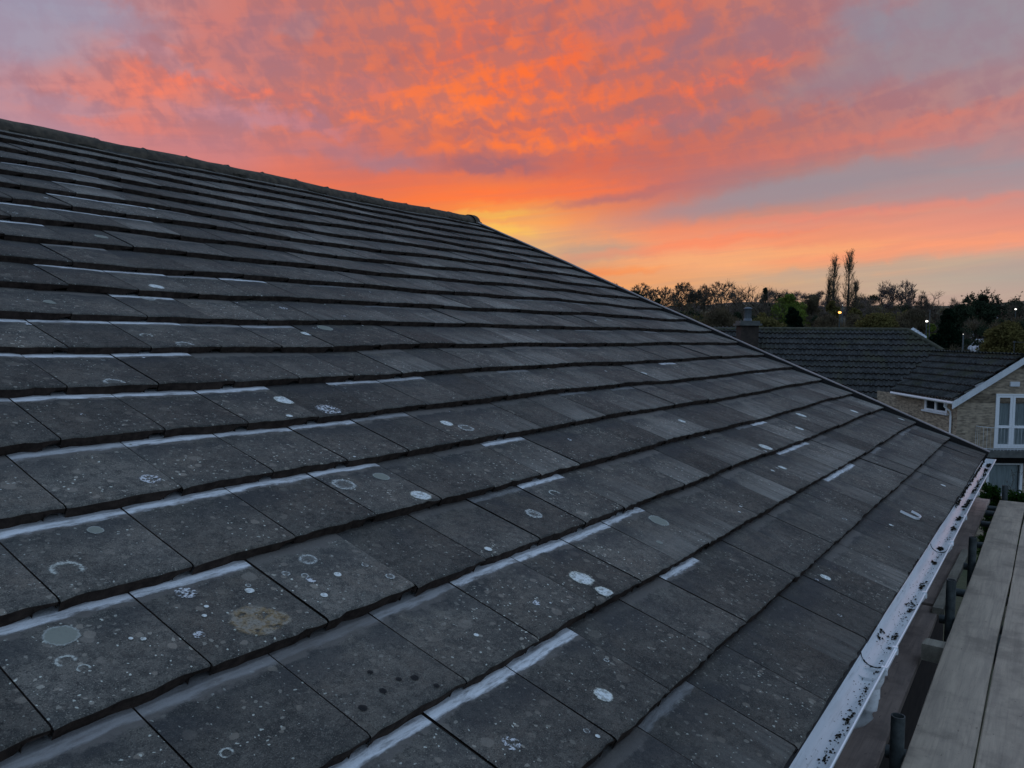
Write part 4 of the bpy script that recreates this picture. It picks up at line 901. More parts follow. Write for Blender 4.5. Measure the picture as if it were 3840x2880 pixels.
# chimney of the house beyond, with a louvred pot
cz = pz(2800, 1198, 39.5)
def cp(px, py, d): return at(px, py, d)
ch = thing('chimney', 'brick chimney with a louvred metal pot beside the dark ridge', 'chimney', at(2800, 1260, 39.5))
cw = .86; cc = at(2803, 1225, 39.5); b = MB(); b.box(cc-NR*cw/2-NF*cw/2-UP*4, NR*cw, NF*cw, UP*4.05); b.build('stack', M['chim'], ch)
b = MB(); b.box(cc-NR*.56-NF*.56+UP*.05, NR*1.12, NF*1.12, UP*.10); b.box(cc-NR*.47-NF*.47+UP*.15, NR*.94, NF*.94, UP*.13); b.build('cap', M['concrete'], ch)
b = MB(); P = []
for z, r in ((.28, .20), (.40, .19), (.41, .165), (.86, .165), (.87, .215), (.90, .21), (.95, .13), (.97, .01)): P.append([cc+UP*z+r*(NR*math.cos(a)+NF*math.sin(a)) for a in np.linspace(0, 2*math.pi, 24, endpoint=False)])
b.grid(P[::-1], 0, closed=True); po = b.build('chimney_pot', M['lead'], ch)
b = MB()
for a in np.linspace(0, 2*math.pi, 16, endpoint=False): q = cc+.18*(NR*math.cos(a)+NF*math.sin(a)); b.tube([q+UP*.40, q+UP*.87], .012, 4)
b.build('louvre', M['concrete'], po)
# roof of the attached house, left of the chimney
n2 = thing('terraced_house', 'low dark tiled roof showing just left of the brick chimney', 'house', at(2740, 1400, 41))
q0 = at(2795, 1238, 41.0); mb = MB(); roof_patch(mb, q0, -Ld, ud, nn_, [(-8.5, -4.5), (0, -4.5), (0, 0), (-8.5, 0)]); mb.quad([q0, q0+Ld*8.5, q0+Ld*8.5-dn*5-UP*3.77, q0-dn*5-UP*3.77], 1); mb.build('roof', [M['ptile'], M['butt']], n2)
mb = MB(); mb.tube([q0+UP*.02, q0+Ld*8.5+UP*.02], .11, 9); mb.build('ridge', M['ridge_moss'], n2)
mb = MB(); b0 = q0+dn*3.6-UP*3.4; mb.quad([b0, b0+Ld*8.5, b0+Ld*8.5-UP*6, b0-UP*6], 0, [(0, 0), (8, 0), (8, 6), (0, 6)]); mb.build('wall', M['our_brick'], n2)
# tv aerial on the wing roof
ta = thing('tv_aerial', 'thin metal television aerial on the wing roof at the right edge', 'aerial', wp(px_r(3796), D0+1, apx[1]))
f_ = D0+1.4; b = MB(); z0 = apx[1]-.1; zt_ = pz(3796, 1283, f_); b.tube([wp(px_r(3796, f_), f_, z0-.25), wp(px_r(3796, f_), f_, zt_)], .014, 6); b.build('mast', M['steel'], ta)
b = MB(); b.tube([wp(px_r(3796, f_)-.03, f_, zt_), wp(px_r(3796, f_)+1.1, f_+.1, zt_-.01)], .011, 6); b.box(wp(px_r(3796, f_)-.04, f_-.02, zt_-.02), NR*.07, UP*.06, NF*.05)
for i in range(9): x = .2+i*.1; c0 = wp(px_r(3796, f_)+x, f_, zt_); b.tube([c0-NF*.14, c0+NF*.14], .005, 4)
b.build('boom', M['steel'], ta)

# far houses
M['slate'] = simple('slate_roof', (0.075, 0.085, 0.10), (0.045, 0.052, 0.065), 3, .8, .3, 20)
M['red_tile'] = simple('red_tile', (0.14, 0.05, 0.04), (0.085, 0.035, 0.03), 3, .9, .3, 20)
M['brown_tile'] = simple('brown_tile', (0.075, 0.055, 0.048), (0.045, 0.035, 0.032), 3, .9, .3, 20)
M['render'] = simple('pale_render', (0.50, 0.52, 0.54), (0.42, 0.44, 0.46), 2, .9, .1)
M['cream'] = simple('cream_render', (0.42, 0.41, 0.33), (0.36, 0.35, 0.29), 2, .9, .1)
M['red_brick'] = brick_material('red_brick', (0.16, 0.07, 0.05), (0.12, 0.055, 0.04), (0.15, 0.13, 0.11))
def gable_house(name, label, px, py_eave, d, wdt, dep, rise, yaw, roofm, wallm, hip=0.0, wall_h=4.5, windows=()):
    """house whose eave corner-middle is seen at pixel (px, py_eave); yaw 0 = long side faces the view"""
    c0 = at(px, py_eave, d); h = thing(name, label, 'house', (c0[0], c0[1], c0[2]-wall_h))
    a = math.radians(yaw); ex = NR*math.cos(a)+NF*math.sin(a); ey = -NR*math.sin(a)+NF*math.cos(a)
    W2 = wdt/2; o = .3
    A, B, C_, D_ = [c0+ex*sx_*(W2)+ey*sy for sx_, sy in ((-1, 0), (1, 0), (1, dep), (-1, dep))]
    b = MB()
    for p, q in ((A, B), (B, C_), (C_, D_), (D_, A)):
        L_ = np.linalg.norm(q-p); b.quad([p-UP*wall_h, q-UP*wall_h, q, p], 0, [(0, 0), (L_, 0), (L_, wall_h), (0, wall_h)])
    r0 = c0-ex*(W2-hip)+ey*dep/2+UP*rise; r1 = c0+ex*(W2-hip)+ey*dep/2+UP*rise
    if hip == 0:
        b.quad([A, r0, D_], 0, [(0, 0), (dep/2, rise), (dep, 0)]); b.quad([B, C_, r1], 0, [(0, 0), (dep, 0), (dep/2, rise)])
    b.build('wall', wallm, h)
    b = MB(); th = UP*.12; s = rise/(dep/2)
    def ov(p, sx_, sy): return p+ex*sx_*o+ey*sy*o-UP*s*o
    A2, B2, C2, D2 = ov(A, -1, -1), ov(B, 1, -1), ov(C_, 1, 1), ov(D_, -1, 1); e0 = r0-ex*o*(hip == 0)+th; e1 = r1+ex*o*(hip == 0)+th
    b.quad([A2, B2, e1, e0]); b.quad([C2, D2, e0, e1]); b.quad([D2, A2, e0] if hip else [D2+th*0, e0, e0-th, D2-th]); b.quad([B2, C2, e1] if hip else [A2, e0, e0-th, A2-th])
    b.quad([A2-th, B2-th, C2-th, D2-th]); b.quad([A2-th, B2-th, B2, A2]); b.quad([B2-th, C2-th, C2, B2]); b.quad([D2-th, A2-th, A2, D2])
    ro = b.build('roof', roofm, h); b = MB(); b.tube([e0, e1], .11, 6); b.build('ridge', roofm, ro)
    if hip == 0:
        for P_, Q_ in ((A2, e0), (D2, e0), (B2, e1), (C2, e1)):
            b = MB(); b.bar(P_-UP*.02, Q_-UP*.02, .05, .16); b.build('barge_board', M['white_paint'], h)
    b = MB(); b.bar(A2, B2, .10, .09); b.build('gutter', M['white_paint'], h)
    for (wx, wz, ww, wh) in windows:
        p = c0+ex*wx-UP*wz-ey*.03; b = MB()
        for x0_, x1_, z0_, z1_ in ((0, ww, 0, .09), (0, ww, wh-.09, wh), (0, .09, .09, wh-.09), (ww-.09, ww, .09, wh-.09), (ww/2-.05, ww/2+.05, .09, wh-.09)): b.box(p+ex*x0_+UP*z0_, ex*(x1_-x0_), UP*(z1_-z0_), ey*.06)
        wo = b.build('window', M['white_paint'], h); b = MB(); q = p+ey*.02; b.quad([q, q+ex*ww, q+ex*ww+UP*wh, q+UP*wh]); b.build('pane', M['glass_dark'], wo)
    return h
fh = gable_house('far_house', 'distant house with hipped blue-grey slate roof and cream upper wall', 2585, 1166, 285, 7.8, 7, 2.2, -12, M['slate'], M['cream'], hip=2.7, wall_h=9)
gable_house('brick_gable_house', 'small distant house end with red brick gable left of the slate roof', 2530, 1168, 292, 3.4, 3.4, 1.9, 86, M['brown_tile'], M['red_brick'], wall_h=8)
gable_house('low_annexe', 'low annexe with brown roof and white window in front of the slate roofed house', 2592, 1183, 262, 6.0, 4, 1.15, -8, M['brown_tile'], M['render'], wall_h=6, windows=((.2, 1.5, 1.7, 1.1),))
gable_house('flat_garage', 'pale blue-white low roof below the far brick gable', 2544, 1179, 270, 4.0, 5, .8, -10, M['render'], M['render'], wall_h=5)
wb = thing('white_bungalow', 'pale blue-white sheet roof slope sloping down behind the right end of the dark ridge', 'house', at(3440, 1300, 50))
A_, B_, C2_, D2_ = at(3404, 1240, 50), at(3425, 1228, 51), at(3476, 1262, 51), at(3466, 1277, 50)
b = MB(); b.quad([A_, D2_, C2_, B_]); b.quad([A_-UP*.08, B_-UP*.08, C2_-UP*.08, D2_-UP*.08]); b.quad([A_, A_-UP*.08, D2_-UP*.08, D2_]); b.quad([B_, C2_, C2_-UP*.08, B_-UP*.08]); b.quad([C2_, D2_, D2_-UP*.08, C2_-UP*.08])
for i in range(1, 5): b.bar(A_+(D2_-A_)*i/5+UP*.02, B_+(C2_-B_)*i/5+UP*.02, .03, .03)
b.build('roof', M['render'], wb)
b = MB(); q = [A_-UP*.1, D2_-UP*.1, C2_-UP*.1, B_-UP*.1]
for i in range(4): j = (i+1) % 4; b.quad([q[i]*1, q[j], q[j]*np.array([1, 1, 0])-UP*.9, q[i]*np.array([1, 1, 0])-UP*.9])
b.build('wall', M['cream'], wb)
dh = gable_house('dormer_house', 'house with deep slate-blue roof and small white gabled dormer right of the conifer', 3652, 1264, 110, 4.6, 8, 2.2, -4, M['slate'], M['brown_tile'], wall_h=5)
dd = 108.6; b = MB(); p = at(3643, 1276, dd)
for x0_, x1_, z0_, z1_ in ((0, .13, 0, .60), (.52, .65, 0, .60), (.13, .52, 0, .09), (.13, .52, .46, .55)): b.box(p+NR*x0_+UP*z0_, NR*(x1_-x0_), UP*(z1_-z0_), NF*2.0)
b.bar(p+NR*-.12+UP*.56, p+NR*.325+UP*1.0, .3, .15, up=NF); b.bar(p+NR*.77+UP*.56, p+NR*.325+UP*1.0, .3, .15, up=NF)
do = b.build('dormer', M['white_paint'], dh); b = MB(); q = p+NF*.15; b.quad([q+NR*.05, q+NR*.6, q+NR*.6+UP*.55, q+NR*.325+UP*.85, q+NR*.05+UP*.55]); b.build('pane', M['glass_dark'], do)
gable_house('white_cottage', 'small white gable half hidden by twigs above the wing ridge', 3714, 1306, 62, 1.15, 1.15, .5, 90, M['render'], M['render'], wall_h=3)
gable_house('red_roof_house', 'distant house with dull red tiled roof near the right edge', 3850, 1211, 110, 5.5, 7, 1.3, 4, M['red_tile'], M['red_brick'], wall_h=6)
gable_house('dark_roof_house', 'dark brown roof in the shade below the ivy-covered tree', 3606, 1218, 120, 3.2, 5, 1.4, -10, M['brown_tile'], M['brown_tile'], wall_h=6)

# ------------------------------------------------------------------ trees
def leafmat(name, c1, c2, rough=.8):
    mt, t = newmat(name); co = t.n('ShaderNodeTexCoord').outputs['Object']
    c = t.mix(t.rng(t.noise(co, .9, 4), .35, .65), c1, c2); c = t.mix(t.rng(t.noise(co, 9, 2), .4, .7, 0, .5), c, tuple(q*1.6 for q in c1))
    d = t.n('ShaderNodeBsdfDiffuse', {'Color': c}); tl = t.n('ShaderNodeBsdfTranslucent', {'Color': c}); mx = t.n('ShaderNodeMixShader', {0: .3, 1: d.outputs[0], 2: tl.outputs[0]})
    t.t.links.new(mx.outputs[0], t.n('ShaderNodeOutputMaterial').inputs[0]); return mt
M['bark'] = simple('bark', (0.073, 0.060, 0.048), (0.042, 0.035, 0.029), 3, .95, .5, 15)
M['twig'] = simple('twigs', (0.104, 0.081, 0.060), (0.069, 0.056, 0.043), 2, .95, .0)
M['twig_mauve'] = simple('mauve_twigs', (0.146, 0.108, 0.097), (0.097, 0.076, 0.071), 2, .95, .0)
M['bud'] = leafmat('bud_leaves', (0.255, 0.203, 0.098), (0.165, 0.135, 0.068))
M['willow'] = leafmat('willow_leaves', (0.143, 0.188, 0.036), (0.083, 0.117, 0.030))
M['conifer'] = leafmat('conifer_needles', (0.010, 0.022, 0.012), (0.006, 0.013, 0.008))
M['ivy'] = leafmat('ivy_leaves', (0.033, 0.046, 0.027), (0.019, 0.027, 0.018))
M['olive'] = leafmat('olive_leaves', (0.138, 0.118, 0.041), (0.082, 0.072, 0.029))
M['shrub'] = leafmat('shrub_leaves', (0.025, 0.055, 0.010), (0.013, 0.032, 0.007))
M['scrub'] = leafmat('scrub_twigs', (0.123, 0.099, 0.061), (0.071, 0.059, 0.042))

def bare_tree(label, px, ptop, wpx, d, seed, mat='twig', thick=1.0, twig=.011, base_z=None, leaf=None, leaf_n=0, leaf_size=.16, group=None, name='bare_tree',
              tips=340, fork=.30, shape='dome', stems=1, twigs=4, upt=.5, lean=0.0, sub=.05, tw_len=.085):
    """px, ptop, wpx in the 2212-wide view: a leafless tree whose branches reach points spread through its crown"""
    x, y = nat(px, ptop); top = at(x, y, d); gz = ground_z(top) if base_z is None else base_z
    base = np.array([top[0], top[1], gz]); H = top[2]-gz; Wd = wpx*3840/2212/FPX*d; rx = Wd/2/H; twig = max(twig, d*.00019)
    o = thing(name, label, 'tree', base, group); r = np.random.default_rng(seed)
    fork = min(fork, .6)
    pos, par = [], []
    for s_ in range(stems):
        o0 = (s_-(stems-1)/2)*rx*.35; last = -1
        for i in range(6):
            q = i/5; pos.append(np.array([o0*(.5+q)+lean*q*fork+r.normal(0, .006), r.normal(0, .006), fork*q])); par.append(last); last = len(pos)-1
    pts = []
    cz = fork*.92; hz = (1-tw_len*.55-cz)
    while len(pts) < tips:
        v = r.normal(0, 1, 3); v /= np.linalg.norm(v); q = r.uniform(.25, 1)**.45
        if shape == 'dome': v[2] = abs(v[2])*1.0 if r.random() < .82 else -abs(v[2])*.25; w_ = 1.0
        elif shape == 'fan': v[2] = abs(v[2]); w_ = .45+.75*v[2]*q
        elif shape == 'vase': v[2] = abs(v[2]); w_ = .6+.4*v[2]
        c = np.array([v[0]*q*(rx-tw_len*.5)*w_+lean, v[1]*q*rx*w_*.9, cz+max(-.3, v[2])*q*hz])
        n_ = math.sin(c[0]*23+seed)+math.sin(c[2]*19+seed*2)+math.sin(c[0]*51-c[2]*37)
        if n_ > 1.0: continue                                      # leaves gaps, so the outline is uneven
        pts.append(c)
    pts.sort(key=lambda c: np.linalg.norm(c-pos[5]))
    plen = [p_[2] for p_ in pos]
    for c in pts:
        A = np.array(pos); dv = c-A; dist = np.linalg.norm(dv, axis=1)
        cost = dist+.38*np.array(plen)+.9*np.maximum(0, A[:, 2]-c[2]+dist*.25)
        k = int(np.argmin(cost)); n = max(1, int(dist[k]/sub)); p0 = pos[k]; last = k
        for i in range(1, n+1):
            q = i/n; pp = p0+(c-p0)*q; pp = pp+np.array([0, 0, -1])*upt*.22*dist[k]*math.sin(math.pi*q)*(.5 if q < 1 else 0)+(r.normal(0, .012, 3)*sub*8 if i < n else 0)
            pos.append(pp); par.append(last); plen.append(plen[last]+dist[k]/n); last = len(pos)-1
    cnt = [0]*len(pos); kids = [0]*len(pos)
    for i in range(len(pos)-1, -1, -1):
        cnt[i] += 1 if kids[i] == 0 else 0
        if par[i] >= 0: cnt[par[i]] += cnt[i]; kids[par[i]] += 1
    R_ = [max(twig, thick*H*.0021*(c_**.55)) for c_ in cnt]
    def W3(p_): return base+NR*p_[0]*H+NF*p_[1]*H+UP*p_[2]*H
    tk, cr = MB(), MB(); rr = random.Random(seed); tp_ = []
    big = max(8, tips//14)
    for i in range(len(pos)):
        if par[i] < 0: continue
        a_, b_ = W3(pos[par[i]]), W3(pos[i])
        (tk if cnt[i] > big else cr).tube([a_, b_], [min(R_[par[i]], R_[i]*1.5), R_[i]], 6 if cnt[i] > big else 3, cap=False, smooth=False)
        if cnt[i] <= 3:
            tp_.append((a_, b_))
            out = pos[i]-np.array([lean, 0, cz*.8]); out = out/(np.linalg.norm(out)+1e-6)
            for k in range(twigs if kids[i] == 0 else max(1, twigs//2)):
                dv = out*.8+r.normal(0, .62, 3)+np.array([0, 0, .25]); dv /= np.linalg.norm(dv); L = tw_len*r.uniform(.4, 1.0)
                m_ = pos[i]+dv*L*.5; e_2 = m_+(dv+r.normal(0, .3, 3))*L*.5
                cr.tube([b_, W3(m_), W3(e_2)] if d < 130 else [b_, W3(e_2)], [twig*.85, twig*.7, twig*.45], 3, cap=False, smooth=False)
                tp_.append((b_, W3(e_2)))
    if leaf and leaf_n:
        for _ in range(leaf_n):
            a_, b_ = rr.choice(tp_); c = a_+(b_-a_)*rr.random()+np.array([rr.gauss(0, .12), rr.gauss(0, .12), rr.gauss(0, .12)])*leaf_size*4
            leafq(cr, c, leaf_size*rr.uniform(.5, 1.2), rr, 1, leaf == 'scrub')
    tk.build('trunk', M['bark'], o); cr.build('crown', [M[mat], M[leaf] if leaf else M[mat]], o)
    return o
def leafq(mb, c, s, rr, mi=0, slim=False):
    u = np.array([rr.gauss(0, 1), rr.gauss(0, 1), rr.gauss(0, 1)]); u /= np.linalg.norm(u)+1e-9; v = np.cross(u, [rr.gauss(0, 1), rr.gauss(0, 1), rr.gauss(0, 1)]); v /= np.linalg.norm(v)+1e-9
    if slim:
        u = u*np.array([.55, .55, 1])+np.array([0, 0, .5]); u /= np.linalg.norm(u); mb.quad([c-u*s*1.7, c+v*s*.13, c+u*s*1.7, c-v*s*.13], mi)
    else: mb.quad([c-u*s, c+v*s*.55, c+u*s, c-v*s*.55], mi)
def leafy_tree(label, px, ptop, wpx, d, seed, mat, n=5000, size=.22, clumps=26, pbase=None, shape='dome', name='leafy_tree', cat='tree', group=None, base_z=None, shell=.55):
    x, y = nat(px, ptop); top = at(x, y, d); gz = ground_z(top) if base_z is None else base_z
    base = np.array([top[0], top[1], gz]); H = top[2]-gz; Wd = wpx*3840/2212/FPX*d
    zlow = gz+.08*H if pbase is None else at(*nat(px, pbase), d)[2]
    o = thing(name, label, cat, base, group); rr = random.Random(seed); r = np.random.default_rng(seed)
    cr, tk = MB(), MB(); hh = top[2]-zlow; slim = mat in ('scrub',)
    if slim: n = int(n*1.7)
    cs = []
    for i in range(clumps):
        z = r.uniform(0.02, 1.0) if shape != 'cone' else r.uniform(0, 1)**1.25
        if shape == 'dome': wr = math.sqrt(max(0.05, 1-(max(0, z-.35)/.65)**2))
        elif shape == 'cone': wr = max(.07, (1-z)**.85*1.02)
        elif shape == 'column': wr = (1-abs(z-.4)*.9)
        else: wr = 1-.3*z
        a = r.uniform(0, 2*math.pi); q = math.sqrt(r.uniform(0, 1))*(.8 if shape != 'cone' else 1.0)*wr
        cr_ = (Wd*.20 if shape != 'cone' else Wd*.17)*r.uniform(.6, 1.2)*(.5+.5*wr)
        cs.append((base+NR*q*math.cos(a)*Wd/2*.82+NF*q*math.sin(a)*Wd/2*.82+UP*(zlow-gz+z*hh*.93-(cr_*.3)), cr_))
    tz = zlow-gz
    for c, q in cs[::2]: tk.tube([base+UP*max(0, .2*H), base+(c-base)*.55+UP*.02, c], [.02*H, .012*H, .004*H], 5, cap=False)
    tk.tube([base-UP*.3, base+UP*max(tz, .3*H)], [.032*H, .022*H], 7, cap=False)
    for _ in range(n):
        c, q = rr.choice(cs); v = np.array([rr.gauss(0, 1), rr.gauss(0, 1), rr.gauss(0, 1)]); v /= np.linalg.norm(v); rad_ = q*rr.uniform(shell, 1.08)
        pnt = c+v*rad_*np.array([1, 1, .8])
        if shape == 'cone': pnt = pnt-UP*.25*q*abs(v[0])
        leafq(cr, pnt, size*rr.uniform(.5, 1.25), rr, 0, slim)
    tk.build('trunk', M['bark'], o); cr.build('crown', M[mat], o); return o

# skyline, left to right
far = 'bare trees on the far skyline'
bare_tree('small thin bare tree just clear of the roof slope, leftmost on the skyline', 1332, 609, 52, 175, 1, tips=420, twigs=11, group=far)
bare_tree('round bare tree behind a dark evergreen, above the roof slope', 1386, 609, 84, 170, 2, tips=420, twigs=11, group=far)
leafy_tree('dark rounded evergreen in front of a bare round tree near the roof edge', 1378, 626, 50, 150, 3, 'ivy', 3800, .26, 16, pbase=668, name='evergreen_tree')
bare_tree('loose bare tree between the evergreen and the small pointed conifer', 1430, 616, 84, 172, 4, tips=420, twigs=11, group=far)
leafy_tree('small pointed dark conifer low against the skyline near the roof edge', 1421, 634, 40, 140, 5, 'ivy', 3200, .24, 16, pbase=690, shape='cone', name='conifer')
leafy_tree('low dark evergreen bush beside the roof edge under the conifer', 1398, 652, 46, 135, 6, 'ivy', 2600, .24, 14, pbase=690, name='evergreen_bush', cat='bush')
bare_tree('broad domed bare tree, left of the two on open skyline', 1477, 608, 60, 185, 7, fork=.45, tips=520, twigs=8, group=far)
bare_tree('bare tree dotted with ivy right beside the broad domed one', 1503, 620, 46, 178, 8, leaf='ivy', leaf_n=1500, leaf_size=.15, tips=420, twigs=11, group=far)
bare_tree('slim lollipop-shaped bare tree standing alone on the skyline', 1521, 612, 36, 185, 9, fork=.5, tips=420, twigs=5, group=far)
bare_tree('low wide bare tree just behind the big sprawling one', 1560, 606, 92, 180, 10, tips=420, twigs=11, group=far)
bare_tree('big sprawling dark tree with heavy crooked limbs above the chimney', 1600, 600, 176, 92, 11, thick=1.25, twig=.021, tips=640, twigs=9, fork=.2, stems=2, leaf='scrub', leaf_n=3000, leaf_size=.14, name='sprawling_tree')
bare_tree('leaning crooked bare tree with thick limb right of the chimney', 1645, 618, 110, 84, 12, thick=1.3, tips=420, twigs=8, fork=.25, lean=.1, leaf='scrub', leaf_n=1800, leaf_size=.13, name='leaning_tree')
leafy_tree('narrow dark pointed evergreen poking above the bare crowns', 1653, 616, 34, 98, 13, 'ivy', 3200, .2, 18, pbase=690, shape='cone', name='evergreen_tree')
leafy_tree('yellow-green willow coming into leaf, brightest of the middle trees', 1706, 634, 92, 84, 14, 'willow', 14000, .12, 46, pbase=708, name='willow_tree')
leafy_tree('rounded olive-brown tree touching the right side of the willow', 1752, 634, 62, 90, 15, 'scrub', 6000, .17, 26, pbase=705, name='leafy_tree')
leafy_tree('ragged near-black conifer in front of the green willow', 1712, 664, 66, 70, 16, 'conifer', 4200, .2, 24, pbase=716, shape='cone', name='conifer')
bare_tree('mauve-grey dense bare tree left of the poplars', 1786, 628, 60, 120, 17, mat='twig_mauve', group=far, name='bare_tree')
def poplar(label, px, ptop, wpx, d, seed, pbase, nl):
    x, y = nat(px, ptop); top = at(x, y, d); gz = at(*nat(px, pbase), d)[2]; base = np.array([top[0], top[1], gz]); H = top[2]-gz; Wd = wpx*3840/2212/FPX*d
    o = thing('poplar_tree', label, 'tree', base, 'pair of poplars'); r = np.random.default_rng(seed); rr = random.Random(seed); tk, cr = MB(), MB()
    tk.tube([base-UP*6, base, base+UP*H*.5, base+UP*H*.97], [.26, .24, .12, .02], 7, cap=False)
    lb = []
    for i in range(95):
        z = r.uniform(.03, .9)*H; a = r.uniform(0, 2*math.pi); zz = z/H; env = (.55+1.5*zz if zz < .3 else 1.0-.72*((zz-.3)/.7)**1.5); out = Wd/2*r.uniform(.35, 1.0)*env; L = H*r.uniform(.10, .24)*(1.15-.5*zz)
        d0 = NR*math.cos(a)+NF*math.sin(a); p0 = base+UP*z; p1 = p0+d0*out*.62+UP*L*.4; p2 = p0+d0*out+UP*min(L, H-z)
        cr.tube([p0, p1, p2], [.030, .019, .009], 3, cap=False)
        for k in range(9):
            q = r.uniform(.2, 1); s0 = (p0+(p1-p0)*q*2) if q < .5 else (p1+(p2-p1)*(q*2-1)); dd_ = d0*r.normal(.15, .22)+UP*r.uniform(.5, 1.0)+NR*r.normal(0, .16)
            e = s0+dd_*r.uniform(.3, .9); cr.tube([s0, e], [.012, .007], 3, cap=False); lb.append((s0, e))
    for _ in range(nl):
        a, b = rr.choice(lb); c = a+(b-a)*rr.random(); leafq(cr, c+np.array([rr.gauss(0, .1) for _ in range(3)]), .065*rr.uniform(.5, 1.3), rr, 1)
    tk.build('trunk', M['bark'], o); cr.build('crown', [M['twig'], M['bud']], o)
poplar('shorter and narrower of the two tall feathery poplars', 1803, 556, 34, 105, 21, 690, 1500)
poplar('taller and fuller of the two feathery poplars, on the right', 1836, 545, 40, 105, 22, 695, 2200)
poplar('thin feathery side poplar sprouting left of the pair', 1791, 608, 14, 106, 23, 690, 320)
poplar('short feathery poplar against the right side of the taller one', 1850, 612, 22, 104, 24, 692, 700)
leafy_tree('dense olive thicket around the foot of the shorter poplar', 1800, 646, 50, 98, 25, 'olive', 5200, .16, 26, pbase=706, shape='column', name='thicket', cat='bush')
leafy_tree('olive green bush right of the taller poplar by a small lamp', 1846, 664, 44, 92, 26, 'olive', 4000, .16, 20, pbase=706, name='bush', cat='bush')
bare_tree('wide pale mauve bare tree with fanned twigs, left half of a pair', 1918, 603, 58, 150, 27, mat='twig_mauve', shape='fan', fork=.42, tips=340, twigs=9, twig=.010, stems=2, name='fanned_tree')
bare_tree('wide pale mauve bare tree leaning right, right half of a pair', 1958, 604, 62, 148, 28, mat='twig_mauve', shape='fan', fork=.42, tips=340, twigs=9, twig=.010, stems=2, name='fanned_tree')
bare_tree('dark low bare tree below the far hill left of the fanned pair', 1876, 646, 60, 85, 29, leaf='scrub', leaf_n=800, leaf_size=.13, name='bare_tree')
bare_tree('small rounded bare tree right of the fanned pair', 1994, 628, 48, 120, 30, leaf='scrub', leaf_n=900, leaf_size=.15, tips=420, twigs=11, group=far)
bare_tree('open bare tree with forked trunk glowing at its foot', 2026, 620, 56, 100, 31, thick=1.0, name='bare_tree')
bare_tree('small bare bush-like tree between forked tree and the ivy giant', 2062, 640, 40, 112, 32, tips=420, twigs=11, group=far)
bare_tree('huge spreading tree cloaked in ivy, largest crown at right', 2126, 616, 132, 95, 33, tips=520, twigs=5, leaf='ivy', leaf_n=9000, leaf_size=.13, name='ivy_tree')
leafy_tree('dark ivy mass covering the trunk of the huge spreading tree', 2122, 634, 66, 93, 34, 'ivy', 9000, .14, 40, pbase=708, name='ivy', cat='ivy')
leafy_tree('green-black thicket left of the ivy giant', 2080, 656, 76, 90, 35, 'ivy', 7500, .14, 40, pbase=705, name='thicket', cat='bush')
bare_tree('ivy-trunked bare tree cut by the right edge of the photo', 2203, 624, 62, 90, 36, leaf='ivy', leaf_n=500, leaf_size=.2, thick=1.5, name='bare_tree')
leafy_tree('tall near-black layered conifer standing behind the hip of the dark roof', 2050, 658, 92, 56, 37, 'conifer', 15000, .13, 60, pbase=764, shape='cone', name='conifer')
leafy_tree('broad yellowish hedge-like tree above the wing roof at right', 2176, 694, 104, 50, 38, 'olive', 17000, .09, 70, pbase=764, name='leafy_tree')
leafy_tree('low olive dome of scrub above the middle of the dark ridge', 1898, 678, 108, 62, 39, 'olive', 11000, .10, 50, pbase=726, name='scrub', cat='bush')
leafy_tree('brown scrub behind the left part of the dark ridge', 1655, 684, 90, 60, 40, 'olive', 4800, .13, 30, pbase=722, name='scrub', cat='bush')
leafy_tree('dark brown scrub filling the gap under the poplars', 1790, 686, 100, 62, 41, 'scrub', 6000, .14, 34, pbase=724, name='scrub', cat='bush')
leafy_tree('brown twiggy scrub left of the chimney under the sprawling tree', 1560, 664, 96, 66, 42, 'scrub', 6500, .15, 36, pbase=722, name='scrub', cat='bush')
leafy_tree('dull scrub between the dark ridge and the white lamp', 1975, 668, 90, 72, 43, 'scrub', 6000, .15, 32, pbase=722, name='scrub', cat='bush')
leafy_tree('small bright green bush left of the layered conifer', 2012, 700, 30, 60, 44, 'willow', 1600, .12, 12, pbase=730, name='bush', cat='bush')
# bare climber by the wing, hedge below the window
bare_tree('tangle of bare brown climbing stems against the side wall of the wing', 1958, 882, 80, 27.5, 45, base_z=1.6, twig=.006, thick=.5, fork=.35, tips=260, tw_len=.14, name='climbing_shrub')
hz_ = -.6
leafy_tree('rounded dark green hedge below the ground floor window, left part', 2145, 1030, 62, 20, 46, 'shrub', 22000, .034, 130, shape='block', name='hedge', cat='hedge', base_z=hz_)
leafy_tree('dark green hedge at the right edge below the window', 2200, 1044, 66, 19.5, 47, 'shrub', 22000, .034, 130, shape='block', name='hedge', cat='hedge', base_z=hz_)
bare_tree('thin reddish shrub stem rising in front of the lower window', 2187, 1008, 22, 20.5, 48, base_z=.2, twig=.006, tips=24, twigs=2, leaf='scrub', leaf_n=160, leaf_size=.05, name='shrub')
